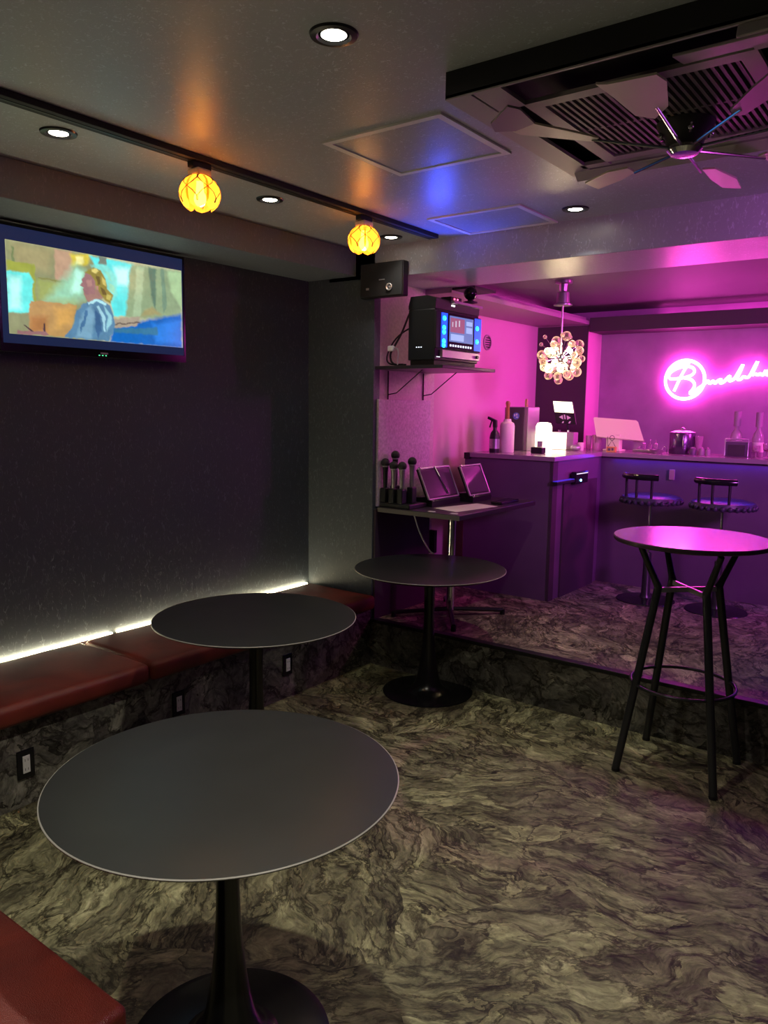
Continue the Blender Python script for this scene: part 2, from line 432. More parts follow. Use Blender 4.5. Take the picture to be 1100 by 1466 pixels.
# the cushions: padded pads with a rolled front edge
def cushion(y0, y1, label):
    mb = MB()
    mb.box(XW+.028, -2.865, y0+.004, y1-.004, .362, .452, .028, 4)
    bm = mb.bm
    bmesh.ops.subdivide_edges(bm, edges=[e for e in bm.edges if e.calc_length() > .25], cuts=10, use_grid_fill=True)
    for v in bm.verts:
        if v.co.z > .44:
            u = (v.co.y-y0)/(y1-y0); w = (v.co.x-(XW+.03))/.56
            v.co.z += .006*math.sin(PI*min(1, max(0, u)))*math.sin(PI*min(1, max(0, w)))+.0012*math.sin(v.co.y*17+v.co.x*9)
    o = finish(mb, 'seat_cushion', M['leather'], smooth=True, sangle=84)
    tag(o, label, 'cushion', 'red leather cushions on the wall bench')
cushion(YS+.02, .20, 'red leather bench cushion at the camera end of the long wall bench')
cushion(.20, 2.10, 'red leather bench cushion below the television')
cushion(2.10, Y1-.015, 'red leather bench cushion running into the corner behind the round table')
# thin light strips lying in the joint behind the cushions
M['led'] = glow('warm white light strip', (1., .86, .52), 42)
def strip(y0, y1, label):
    t = thing('light_strip', label, 'light strip', (XW+.012, (y0+y1)/2, .361), 'light strips behind the bench')
    finish(MB().box(XW+.002, XW+.022, y0, y1, .3605, .444), 'backing', M['white'], t)
    finish(MB().box(XW+.004, XW+.020, y0, y1, .444, .449, .002), 'diffuser', M['led'], t)
strip(YS+.05, 2.28, 'glowing warm white light strip behind the bench cushions under the television')
strip(2.31, Y1-.03, 'shorter glowing light strip behind the bench ending in the wall corner')

def outlet(y, z, label):
    t = thing('power_outlet', label, 'outlet', (XP, y, z-.06), 'power outlets in the bench front')
    finish(MB().box(XP, XP+.008, y-.036, y+.036, z-.060, z+.060, .003), 'cover_plate', M['blackgloss'], t)
    f = finish(MB().box(XP+.008, XP+.012, y-.015, y+.015, z-.036, z+.036, .001), 'socket', M['white'], t)
    for zz in (z-.02, z+.018):
        finish(MB().box(XP+.0118, XP+.0124, y-.007, y-.005, zz-.005, zz+.005).box(XP+.0118, XP+.0124, y+.005, y+.007, zz-.005, zz+.005), 'plug_slots', M['black'], f)
outlet(1.522, .177, 'black framed power outlet in the slate bench front beside the nearest round table')
outlet(2.282, .196, 'black framed power outlet half hidden behind the rim of the nearest round table')
outlet(3.029, .191, 'black framed power outlet in the bench front right of the middle table stem')

# foreground bench
b = thing('corner_bench', 'oxblood leather covered bench cut off at the bottom left of the photo', 'bench', (-2.0, .40, 0))
finish(MB().box(-2.84, -1.235, .02, .795, 0, .35), 'base', M['matteblack'], b)
mb = MB().box(-2.85, -1.215, .0, .816, .35, .452, .018, 4)
finish(mb, 'seat_pad', M['leather'], b, smooth=True, sangle=84)

# ------------------------------------------------------------------ tulip tables
def tulip(x, y, z0, zt, rt, label):
    t = thing('tulip_table', label, 'table', (x, y, z0), 'black tulip tables')
    h = zt-z0
    finish(MB().lathe(x, y, [(0, z0+.012), (.06, z0+.014), (.235, z0+.010), (.256, z0+.006), (.2575, z0+.002), (.255, z0), (0, z0)], 72), 'base_plate', M['tulip'], t, smooth=True)
    prof = [(.125, .013), (.105, .020), (.088, .034), (.074, .055), (.062, .09), (.052, .14), (.043, .20), (.036, .27), (.0315, .34), (.029, .42), (.029, .50), (.030, .58), (.033, .635), (.045, .665), (.075, .683), (.10, .690)]
    k = (h-.024)/.690
    finish(MB().lathe(x, y, [(0, z0+.012)]+[(r, z0+zz*k) for r, zz in prof]+[(0, z0+.690*k)], 48), 'stem', M['tulip'], t, smooth=True)
    finish(MB().lathe(x, y, [(0, zt-.020), (rt-.035, zt-.019), (rt-.004, zt-.006), (rt, zt-.0045), (rt, zt-.0035)], 128), 'underside', M['tulip'], t, smooth=True)
    finish(MB().lathe(x, y, [(rt, zt-.0035), (rt+.0005, zt-.0015), (rt-.0025, zt)], 128), 'rim', M['tableedge'], t, smooth=True)
    finish(MB().lathe(x, y, [(rt-.0025, zt-.0002), (rt-.004, zt), (rt*.5, zt), (0, zt)], 128), 'tabletop', M['tabletop'], t, smooth=True)
    return t
tulip(-1.377, 1.215, 0, .72, .422, 'nearest large round black pedestal table in the foreground')
tulip(-2.377, 2.275, 0, .72, .43, 'round black pedestal table close to the red wall bench')
tulip(-2.362, 3.605, 0, .72, .425, 'round black pedestal table standing at the step before the desk')

# ------------------------------------------------------------------ high table
hx, hy = -.936, 3.522
t = thing('high_table', 'tall round bar table with slanted dark tube legs lit pink', 'table', (hx, hy, 0))
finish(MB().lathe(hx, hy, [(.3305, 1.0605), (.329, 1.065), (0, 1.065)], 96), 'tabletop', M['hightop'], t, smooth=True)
finish(MB().lathe(hx, hy, [(0, 1.044), (.326, 1.044), (.331, 1.048), (.331, 1.0605), (.3305, 1.0605)], 96), 'rim', M['highrim'], t, smooth=True)
finish(MB().lathe(hx, hy, [(0, 1.020), (.20, 1.020), (.235, 1.028), (.24, 1.040), (0, 1.040)], 64), 'mounting_ring', M['hightube'], t, smooth=True)
js = {}
for sx in (-1, 1):
    for sy in (-1, 1):
        foot = Vector((hx+sx*.210, hy+sy*.208, .0)); jo = Vector((hx+sx*.102, hy+sy*.102, .845)); top = Vector((hx+sx*.165, hy+sy*.165, 1.022))
        js[sx, sy] = jo
        mb = MB(); mb.tube([foot+Vector((0, 0, .012)), foot.lerp(jo, .5), jo.lerp(foot, .02), jo, jo.lerp(top, .12), top], [.0175, .018, .018, .018, .0155, .013], 12)
        lg = finish(mb, 'leg', M['hightube'], t, smooth=True)
        finish(MB().cyl(foot, foot+Vector((0, 0, .014)), .0185, .018, 14), 'foot_cap', M['black'], lg, smooth=True)
mb = MB()
for a, b_ in (((-1, -1), (1, 1)), ((-1, 1), (1, -1))):
    p, q = js[a]-Vector((0, 0, .012)), js[b_]-Vector((0, 0, .012))
    d = (q-p).normalized(); n = d.cross(Vector((0, 0, 1)))*.006
    dz = .0 if a == (-1, -1) else .001
    mb.prism([p-n+Vector((0, 0, -.012+dz)), p+n+Vector((0, 0, -.012+dz)), q+n+Vector((0, 0, -.012+dz)), q-n+Vector((0, 0, -.012+dz))], (0, 0, .022))
finish(mb, 'cross_brace', M['alu'], t)
rr = .222
finish(MB().tube([(hx+rr*math.cos(2*PI*k/64), hy+rr*math.sin(2*PI*k/64), .40) for k in range(64)], .0075, 10, closed=True), 'footrest_ring', M['hightube'], t, smooth=True)

# ------------------------------------------------------------------ television
ty0, ty1, tz0, tz1 = 1.752, 2.748, 1.835, 2.378
tx = -3.382
t = thing('television', 'wall television showing a fair haired person looking up in a bright room', 'television', (tx, (ty0+ty1)/2, tz0))
finish(MB().box(tx-.045, tx-.004, ty0, ty1, tz0, tz1, .006), 'casing', M['black'], t)
finish(MB().box(XW+.001, tx-.045, 2.10, 2.40, 1.98, 2.24), 'wall_mount', M['matteblack'], t)
finish(MB().box(tx-.010, tx-.002, ty0+.010, ty1-.010, tz0+.034, tz1-.010, .001), 'screen_glass', M['blackgloss'], t)
finish(MB().ring([(tx-.004, ty0, tz0), (tx-.004, ty1, tz0), (tx-.004, ty1, tz1), (tx-.004, ty0, tz1)], [(tx-.004, ty0+.010, tz0+.034), (tx-.004, ty1-.010, tz0+.034), (tx-.004, ty1-.010, tz1-.010), (tx-.004, ty0+.010, tz1-.010)], (.004, 0, 0)), 'bezel', M['blackgloss'], t)
TVP = [[[0.4, 0.42, 0.26], 0.05, [[-0.003, -0.005], [0.505, -0.003], [0.487, 1.021], [-0.009, 1.022]]], [[0.5, 0.46, 0.28], 0.08, [[0.031, 0.021], [0.236, 0.023], [0.212, 0.283], [0.044, 0.278]]], [[0.62, 0.46, 0.34], 0.015, [[0.241, 0.01], [0.336, 0.01], [0.335, 0.349], [0.24, 0.347]]], [[0.46, 0.52, 0.22], 0.05, [[0.148, 0.366], [0.349, 0.388], [0.345, 0.606], [0.147, 0.615]]], [[0.36, 0.36, 0.14], 0.008, [[0.153, 0.348], [0.34, 0.359], [0.339, 0.374], [0.153, 0.364]]], [[0.46, 0.5, 0.14], 0.012, [[0.002, 0.216], [0.141, 0.223], [0.135, 0.754], [-0.003, 0.777]]], [[0.25, 0.86, 0.82], 0.015, [[-0.0, 0.333], [0.107, 0.317], [0.126, 0.393], [0.118, 0.758], [-0.003, 0.777]]], [[0.6, 0.98, 0.92], 0.05, [[0.01, 0.39], [0.069, 0.381], [0.061, 0.72], [0.007, 0.734]]], [[0.3, 0.36, 0.2], 0.006, [[0.03, 0.061], [0.039, 0.058], [0.04, 0.218], [0.029, 0.222]]], [[0.75, 0.66, 0.15], 0.03, [[0.325, 0.042], [0.44, -0.001], [0.417, 0.127], [0.333, 0.178]]], [[0.92, 0.88, 0.45], 0.02, [[0.356, 0.052], [0.397, 0.047], [0.385, 0.138], [0.354, 0.138]]], [[0.45, 0.74, 0.56], 0.1, [[0.354, 0.149], [0.404, 0.219], [0.388, 0.53], [0.305, 0.574], [0.186, 0.605]]], [[0.6, 0.92, 0.8], 0.04, [[0.353, 0.193], [0.389, 0.224], [0.379, 0.445], [0.322, 0.483]]], [[0.6, 0.42, 0.2], 0.008, [[0.105, 0.616], [0.351, 0.605], [0.326, 0.829], [0.282, 0.99], [0.097, 0.982]]], [[0.74, 0.5, 0.2], 0.06, [[0.233, 0.678], [0.334, 0.653], [0.31, 0.832], [0.239, 0.89]]], [[0.55, 0.32, 0.14], 0.05, [[0.106, 0.792], [0.192, 0.773], [0.189, 0.943], [0.107, 0.959]]], [[0.22, 0.84, 0.84], 0.02, [[0.429, 0.014], [0.685, 0.023], [0.64, 0.67], [0.559, 0.688], [0.521, 0.337]]], [[0.62, 0.98, 0.95], 0.05, [[0.569, 0.097], [0.66, 0.088], [0.645, 0.299], [0.577, 0.297]]], [[0.3, 0.35, 0.3], 0.01, [[0.483, 0.005], [0.526, 0.0], [0.525, 0.101], [0.481, 0.105]]], [[0.4, 0.5, 0.34], 0.03, [[0.673, 0.027], [1.001, 0.009], [0.994, 0.638], [0.628, 0.684]]], [[0.22, 0.33, 0.26], 0.02, [[0.78, 0.024], [0.829, 0.031], [0.822, 0.556], [0.798, 0.443]]], [[0.5, 0.62, 0.44], 0.02, [[0.708, 0.037], [0.756, 0.033], [0.723, 0.651], [0.675, 0.662]]], [[0.52, 0.68, 0.44], 0.03, [[0.904, 0.029], [1.001, 0.021], [0.996, 0.489], [0.926, 0.287]]], [[0.3, 0.42, 0.32], 0.012, [[0.86, 0.025], [0.881, 0.023], [0.898, 0.513], [0.869, 0.569]]], [[0.03, 0.25, 0.62], 0.04, [[0.546, 0.805], [0.995, 0.563], [0.994, 1.011], [0.532, 1.013]]], [[0.06, 0.34, 0.8], 0.04, [[0.795, 0.73], [0.987, 0.639], [0.984, 0.938], [0.816, 0.966]]], [[0.52, 0.46, 0.38], 0.012, [[0.559, 0.722], [0.723, 0.651], [0.697, 0.774], [0.557, 0.837]]], [[0.24, 0.2, 0.18], 0.006, [[0.558, 0.78], [0.716, 0.718], [0.716, 0.732], [0.558, 0.794]]], [[0.1, 0.3, 0.45], 0.02, [[0.557, 0.837], [0.831, 0.77], [0.83, 0.867], [0.556, 0.883]]], [[0.48, 0.45, 0.26], 0.03, [[0.748, 0.574], [0.797, 0.514], [0.859, 0.595], [0.723, 0.651]]], [[0.35, 0.82, 0.76], 0.03, [[0.438, 0.131], [0.525, 0.09], [0.581, 0.206], [0.581, 0.409], [0.551, 0.531], [0.498, 0.411], [0.479, 0.238]]], [[0.2, 0.36, 0.5], 0.008, [[0.42, 0.543], [0.474, 0.498], [0.534, 0.558], [0.559, 0.688], [0.563, 0.825], [0.521, 0.992], [0.277, 0.991], [0.331, 0.828], [0.344, 0.694], [0.377, 0.598]]], [[0.3, 0.48, 0.6], 0.03, [[0.374, 0.731], [0.43, 0.585], [0.449, 0.714], [0.423, 0.987], [0.338, 0.98]]], [[0.12, 0.24, 0.4], 0.015, [[0.45, 0.624], [0.482, 0.706], [0.484, 0.886], [0.457, 0.97], [0.447, 0.803]]], [[0.42, 0.68, 0.74], 0.012, [[0.5, 0.567], [0.548, 0.691], [0.544, 0.783], [0.512, 0.88], [0.52, 0.697]]], [[0.55, 0.82, 0.86], 0.006, [[0.411, 0.563], [0.463, 0.5], [0.517, 0.544], [0.512, 0.573], [0.461, 0.537], [0.415, 0.589]]], [[0.48, 0.72, 0.8], 0.005, [[0.456, 0.589], [0.473, 0.585], [0.506, 0.7], [0.507, 0.881], [0.496, 0.883], [0.492, 0.726]]], [[0.14, 0.28, 0.44], 0.006, [[0.399, 0.659], [0.409, 0.656], [0.394, 0.815], [0.36, 0.932], [0.373, 0.819]]], [[0.48, 0.32, 0.28], 0.006, [[0.39, 0.464], [0.454, 0.401], [0.503, 0.409], [0.496, 0.501], [0.452, 0.512], [0.419, 0.565], [0.404, 0.536]]], [[0.46, 0.29, 0.29], 0.005, [[0.406, 0.229], [0.447, 0.227], [0.461, 0.355], [0.45, 0.446], [0.402, 0.482], [0.386, 0.416], [0.389, 0.387], [0.37, 0.378], [0.375, 0.346], [0.384, 0.33], [0.384, 0.304], [0.399, 0.268]]], [[0.58, 0.38, 0.34], 0.012, [[0.408, 0.305], [0.435, 0.285], [0.439, 0.361], [0.412, 0.38]]], [[0.42, 0.36, 0.12], 0.01, [[0.404, 0.23], [0.418, 0.175], [0.448, 0.138], [0.491, 0.164], [0.513, 0.25], [0.527, 0.38], [0.561, 0.438], [0.54, 0.539], [0.513, 0.518], [0.486, 0.45], [0.463, 0.376], [0.454, 0.295], [0.436, 0.241]]], [[0.8, 0.72, 0.32], 0.008, [[0.435, 0.16], [0.464, 0.144], [0.48, 0.183], [0.458, 0.212], [0.439, 0.196]]], [[0.25, 0.2, 0.08], 0.006, [[0.463, 0.233], [0.481, 0.238], [0.488, 0.335], [0.471, 0.352]]], [[0.7, 0.62, 0.26], 0.008, [[0.495, 0.233], [0.513, 0.272], [0.516, 0.338], [0.499, 0.321]]], [[0.26, 0.2, 0.08], 0.006, [[0.487, 0.369], [0.509, 0.385], [0.519, 0.449], [0.497, 0.444]]], [[0.62, 0.56, 0.22], 0.008, [[0.519, 0.427], [0.547, 0.442], [0.54, 0.511], [0.52, 0.499]]], [[0.4, 0.8, 0.66], 0.008, [[0.507, 0.158], [0.54, 0.174], [0.555, 0.281], [0.535, 0.265], [0.523, 0.202]]], [[0.46, 0.8, 0.62], 0.008, [[0.538, 0.309], [0.565, 0.323], [0.564, 0.414], [0.544, 0.397]]], [[0.56, 0.36, 0.3], 0.004, [[0.464, 0.358], [0.477, 0.359], [0.474, 0.404], [0.463, 0.407]]], [[0.42, 0.26, 0.26], 0.005, [[0.042, 0.961], [0.102, 0.96], [0.071, 0.893], [0.121, 0.956], [0.164, 0.948], [0.173, 0.851], [0.179, 0.945], [0.198, 0.984], [0.037, 1.004]]], [[0.14, 0.1, 0.1], 0.004, [[0.069, 0.892], [0.076, 0.89], [0.119, 0.957], [0.11, 0.963]]], [[0.14, 0.1, 0.1], 0.004, [[0.169, 0.854], [0.179, 0.852], [0.179, 0.937], [0.169, 0.943]]]]
def inside(u, v, poly):
    c = False; j = len(poly)-1
    for i in range(len(poly)):
        a, b_ = poly[i], poly[j]
        if (a[1] > v) != (b_[1] > v) and u < (b_[0]-a[0])*(v-a[1])/(b_[1]-a[1]+1e-9)+a[0]: c = not c
        j = i
    return c
def dist(u, v, poly):
    d = 9.
    for i in range(len(poly)):
        ax, ay = poly[i-1]; bx_, by = poly[i]
        ax *= 2.35; bx_ *= 2.35; px = u*2.35
        dx, dy = bx_-ax, by-ay; L2 = dx*dx+dy*dy+1e-9
        k = max(0, min(1, ((px-ax)*dx+(v-ay)*dy)/L2))
        d = min(d, math.hypot(px-ax-k*dx, v-ay-k*dy))
    return d
from mathutils import noise as NZ
bm = bmesh.new(); NU, NV = 250, 106
sy0, sy1, sz0, sz1 = 1.792, 2.730, 1.911, 2.307
grid = []; cols = {}
boxes = [(min(p[0] for p in pl_)-.05, max(p[0] for p in pl_)+.05, min(p[1] for p in pl_)-.1, max(p[1] for p in pl_)+.1) for _, _, pl_ in TVP]
for j in range(NV+1):
    row = []
    for i in range(NU+1):
        u, v = i/NU, j/NV
        vt = bm.verts.new((tx-.0012, sy0+(sy1-sy0)*u, sz1-(sz1-sz0)*v)); row.append(vt)
        w = .007*NZ.noise(Vector((u*34, v*15, 0)))+.003*NZ.noise(Vector((u*90, v*40, 5)))
        wu, wv = u+w, v+w*2
        c = Vector((.5, .5, .3))
        for (cc, s, pl_), bb in zip(TVP, boxes):
            if not (bb[0] < u < bb[1] and bb[2] < v < bb[3]): continue
            ins = inside(wu, wv, pl_); d = dist(wu, wv, pl_)*(1 if ins else -1)
            a = max(0, min(1, .5+d/(s*1.3+1e-6)))
            c = c.lerp(Vector([q**1.45 for q in cc]), a)
        g = 1+.16*NZ.noise(Vector((u*16, v*9, 3)))+.08*NZ.noise(Vector((u*60, v*26, 7)))
        cols[vt] = c*g
    grid.append(row)
lay = bm.loops.layers.float_color.new('picture')
for j in range(NV):
    for i in range(NU):
        f = bm.faces.new((grid[j][i], grid[j+1][i], grid[j+1][i+1], grid[j][i+1]))
        for l in f.loops:
            c = cols[l.vert]; l[lay] = (max(0, c.x), max(0, c.y), max(0, c.z), 1)
for v in bm.verts: v.co -= W[t.name]
me = bpy.data.meshes.new('picture'); bm.to_mesh(me); bm.free()
m, nt, bs = new_mat('television picture')
at = nt.nodes.new('ShaderNodeAttribute'); at.attribute_name = 'picture'
bs.inputs['Base Color'].default_value = (0, 0, 0, 1); bs.inputs['Roughness'].default_value = .2
nt.links.new(at.outputs['Color'], bs.inputs['Emission Color']); bs.inputs['Emission Strength'].default_value = 1.12
me.materials.append(m)
o = bpy.data.objects.new('picture', me); COL.objects.link(o); o.parent = t
finish(MB().box(tx, tx+.002, 2.235, 2.275, tz0+.014, tz0+.022), 'badge', M['alu'], t)
mb = MB()
for k in range(3): mb.box(tx, tx+.002, 2.225+k*.018, 2.231+k*.018, tz0+.006, tz0+.010)
finish(mb, 'status_light', glow('green status light', (.1, 1., .4), 1.5), t)
# black letterbox border still gives off a little blue
finish(MB().box(tx-.0019, tx-.0014, ty0+.012, ty1-.012, tz0+.036, tz1-.012), 'lit_panel', glow('backlit black of the screen', (.02, .045, .16), .35), t)

# ------------------------------------------------------------------ ceiling track, pendants
t = thing('lighting_track', 'long black lighting track across the dark ceiling', 'track', (-2.445, 1.6, ZC-.02))
finish(MB().box(-2.475, -2.415, -.6, 3.70, ZC-.022, ZC, .002), 'rail', M['matteblack'], t)
finish(MB().box(-2.45, -2.44, -.59, 3.69, ZC-.0235, ZC-.0215), 'groove', M['black'], t)
M['amber'] = None
m, nt, bs = new_mat('amber stained glass'); N = nt.nodes.new; L = nt.links.new
bs.inputs['Base Color'].default_value = (1., .42, .06, 1); bs.inputs['Roughness'].default_value = .25
tr = N('ShaderNodeBsdfTranslucent'); tr.inputs['Color'].default_value = (1., .44, .08, 1)
tp = N('ShaderNodeBsdfTransparent'); tp.inputs['Color'].default_value = (1., .52, .13, 1)
a1 = N('ShaderNodeMixShader'); a1.inputs[0].default_value = .35
a2 = N('ShaderNodeMixShader'); a2.inputs[0].default_value = .35
L(tr.outputs[0], a1.inputs[1]); L(tp.outputs[0], a1.inputs[2]); L(a1.outputs[0], a2.inputs[1]); L(bs.outputs[0], a2.inputs[2])
L(a2.outputs[0], nt.nodes['Material Output'].inputs['Surface']); M['amber'] = m
M['bulb'] = glow('warm bulb', (1., .66, .22), 42)
def pendant(y, label, spin):
    x = -2.445; zc = 2.41
    t = thing('track_lamp', label, 'lamp', (x, y, 2.34), 'orange glass lamps on the ceiling track')
    finish(MB().box(x-.017, x+.017, y-.045, y+.045, ZC-.045, ZC-.022, .003), 'track_adapter', M['black'], t)
    finish(MB().box(x-.032, x+.032, y-.036, y+.036, ZC-.074, ZC-.045, .010, 3), 'lamp_holder', M['white'], t)
    # six overlapping glass petals
    for k in range(6):
        a0 = spin+k*PI/3; rows = []
        mb = MB()
        for j in range(13):
            s = j/12
            th = PI*(.12+.68*s)                     # polar angle from the top
            R = .078
            half = (PI/6*1.12)*(1 if s < .72 else math.sqrt(max(.0, 1-((s-.72)/.28)**2)))
            half = max(half, .015)
            row = []
            for i in range(9):
                u = (i/8*2-1)
                a = a0+u*half
                rr_ = R*math.sin(th)*(1+.015*(1-u*u))
                row.append(mb.bm.verts.new((x+rr_*math.cos(a), y+rr_*math.sin(a), zc+.004+R*.93*math.cos(th))))
            rows.append(row)
        for r0, r1 in zip(rows, rows[1:]):
            for i in range(8): mb.bm.faces.new((r0[i], r0[i+1], r1[i+1], r1[i]))
        finish(mb, 'glass_petal', M['amber'], t, smooth=True)
    mb = MB()
    R = .0795
    for k in range(6):
        a0 = spin+(k+.5)*PI/3
        for sg in (-1, 1):
            pts = []
            for j in range(9):
                s = j/8; th = PI*(.05+.62*s); a = a0+sg*(PI/6)*math.sin(s*PI*1.5)**1 if False else a0+sg*(PI/6)*abs(math.sin(s*PI*1.6))
                pts.append((x+R*math.sin(th)*math.cos(a), y+R*math.sin(th)*math.sin(a), zc+.004+R*.93*math.cos(th)))
            mb.tube(pts, .0017, 5)
    finish(mb, 'lead_lines', M['black'], t, smooth=True)
    finish(MB().cyl((x, y, zc+.05), (x, y, ZC-.07), .016, .016, 16), 'socket', M['white'], t, smooth=True)
    finish(MB().ball((x, y, zc-.012), .024, 16, (1, 1, 1.25)).cyl((x, y, zc+.01), (x, y, zc+.05), .016, .013, 14), 'bulb', M['bulb'], t, smooth=True)
    l = bpy.data.lights.new('bulb_light', 'POINT'); l.energy = .75; l.color = (1., .68, .28); l.shadow_soft_size = .02
    lo = bpy.data.objects.new('bulb_light', l); COL.objects.link(lo); lo.location = (x, y, zc-.055)
pendant(2.070, 'orange glass petal lamp on the track nearer the television', .2)
pendant(3.083, 'orange glass petal lamp on the track above the black speaker', .75)

# ------------------------------------------------------------------ downlights
M['dl'] = glow('downlight lens', (1., .93, .74), 16)
def downlight(x, y, label, tilt=0, z=ZC, e=9):
    t = thing('downlight', label, 'downlight', (x, y, z-.008), 'recessed ceiling downlights')
    finish(MB().lathe(x, y, [(.040, z-.002), (.045, z-.008), (.060, z-.006), (.063, z), (.0, z+.0)], 40), 'trim_ring', M['hightube'], t, smooth=True)
    finish(MB().lathe(x, y, [(.0, z-.004), (.030, z-.0045), (.033, z-.003), (.030, z-.001)], 32), 'lens', M['dl'], t, smooth=True)
    l = bpy.data.lights.new('downlight_beam', 'SPOT'); l.energy = e; l.color = (1., .93, .80); l.spot_size = math.radians(112); l.spot_blend = .9; l.shadow_soft_size = .03
    lo = bpy.data.objects.new('downlight_beam', l); COL.objects.link(lo); lo.location = (x, y, z-.012)
downlight(-1.38, 1.61, 'bright recessed downlight nearest the camera at the top centre', e=84)
downlight(-2.64, 1.61, 'recessed downlight above the television side of the track', e=7)
downlight(-2.66, 2.66, 'recessed downlight between the two orange lamps', e=7)
downlight(-2.67, 3.61, 'small recessed downlight just right of the farther orange lamp', e=7)
downlight(-1.58, 3.59, 'recessed downlight beside the ceiling hatch near the dark beam', e=34)
downlight(.10, .50, 'added unseen downlight in the ceiling to the right of the camera', e=84)  # extra light added out of view
downlight(-1.38, .25, 'added unseen downlight over the foreground bench', e=62)  # likewise added, out of view

# ------------------------------------------------------------------ hatches
def hatch(x0, x1, y0, y1, label):
    t = thing('ceiling_hatch', label, 'hatch', ((x0+x1)/2, (y0+y1)/2, ZC-.006), 'framed access hatches in the ceiling')
    z = ZC; w = .026
    finish(MB().ring([(x0, y0, z), (x1, y0, z), (x1, y1, z), (x0, y1, z)], [(x0+w, y0+w, z), (x1-w, y0+w, z), (x1-w, y1-w, z), (x0+w, y1-w, z)], (0, 0, -.007)), 'frame', M['hatchframe'], t)
    finish(MB().box(x0+w, x1-w, y0+w, y1-w, z-.003, z), 'door_panel', M['ceil'], t)
hatch(-1.945, -1.442, 2.205, 2.685, 'aluminium framed ceiling hatch nearer the camera')
hatch(-2.270, -1.755, 3.365, 3.782, 'aluminium framed ceiling hatch touching the dark beam')
# ------------------------------------------------------------------ ceiling cassette and fan
ax0, ax1, ay0, ay1, az = -1.27, -.33, 1.965, 2.86, 2.475
t = thing('air_conditioner', 'grey ceiling air conditioner cassette with slatted grille above the fan', 'air conditioner', ((ax0+ax1)/2, (ay0+ay1)/2, az))
gx0, gx1, gy0, gy1 = -1.06, -.535, 2.165, 2.71
finish(MB().ring([(ax0, ay0, ZC), (ax1, ay0, ZC), (ax1, ay1, ZC), (ax0, ay1, ZC)], [(ax0+.02, ay0+.02, ZC), (ax1-.02, ay0+.02, ZC), (ax1-.02, ay1-.02, ZC), (ax0+.02, ay1-.02, ZC)], (0, 0, az-ZC+.004)), 'housing', M['matteblack'], t)
mb = MB()
z = az
# panel with four air slots around the grille
mb.ring([(ax0, ay0, z), (ax1, ay0, z), (ax1, ay1, z), (ax0, ay1, z)], [(ax0+.085, ay0+.008, z), (ax1-.075, ay0+.008, z), (ax1-.075, ay1-.055, z), (ax0+.085, ay1-.055, z)], (0, 0, .012))
mb.ring([(gx0-.045, gy0-.045, z), (gx1+.045, gy0-.045, z), (gx1+.045, gy1+.045, z), (gx0-.045, gy1+.045, z)], [(gx0, gy0, z), (gx1, gy0, z), (gx1, gy1, z), (gx0, gy1, z)], (0, 0, .012))
finish(mb, 'panel', M['acgrey'], t)
for cx0, cx1, cy0, cy1 in ((ax0+.08, gx0-.04, ay0+.006, gy0-.04), (gx1+.04, ax1-.07, ay0+.07, gy0-.04), (ax0+.07, gx0-.04, gy1+.04, ay1-.07), (gx1+.04, ax1-.07, gy1+.04, ay1-.07)):
    finish(MB().box(cx0, cx1, cy0, cy1, z, z+.012), 'corner_plate', M['acgrey'], t)

finish(MB().box(ax0+.03, ax1-.03, ay0+.03, ay1-.03, z+.05, z+.06), 'inner_tray', M['acdark'], t)
mb = MB(); n = 26
for k in range(n):
    x = gx0+.012+(gx1-gx0-.024)*k/(n-1)
    mb.box(x-.0045, x+.0045, gy0, gy1, z+.004, z+.016)
mb.box(gx0, gx1, (gy0+gy1)/2-.006, (gy0+gy1)/2+.006, z+.006, z+.018)
finish(mb, 'grille', M['acslat'], t)
def flap(p, ang, axis, name='air_flap', m=None):
    x0, x1, y0, y1 = p
    mb = MB().box(x0, x1, y0, y1, z-.004, z+.004, .002)
    mb.turn(((x0+x1)/2, (y0+y1)/2, z), ang, axis)
    finish(mb, name, m or M['acgrey'], t)
flap((ax0+.02, gx1+.02, ay1-.075, ay1-.005), -.65, 'X')
flap((-.66, ax1-.08, ay0+.06, ay0+.15), .15, 'X')
flap((-.50, ax1+.02, ay0-.02, ay0+.04), 1.2, 'X')
flap((ax1-.10, ax1-.03, gy0, gy1), .35, 'Y')

fx, fy = -.772, 2.535
t = thing('ceiling_fan', 'circulation fan with spread angular blades hanging below the ceiling air conditioner', 'fan', (fx, fy, 2.385))
finish(MB().lathe(fx, fy, [(0, 2.478), (.085, 2.478), (.080, 2.46), (.060, 2.44), (.052, 2.41), (0, 2.41)], 32), 'motor_housing', M['matteblack'], t, smooth=True)
finish(MB().lathe(fx, fy, [(0, 2.412), (.050, 2.412), (.052, 2.400), (.040, 2.388), (0, 2.385)], 32), 'hub', M['chrome'], t, smooth=True)
for a in (.4, 2.0, 3.6, 5.2):
    mb = MB(); mb.cyl((fx+.075*math.cos(a), fy+.075*math.sin(a), 2.478), (fx+.068*math.cos(a), fy+.068*math.sin(a), 2.43), .006, .004, 8)
    mb.ball((fx+.072*math.cos(a), fy+.072*math.sin(a), 2.445), .009, 8)
    finish(mb, 'mounting_clip', M['chrome'], t, smooth=True)
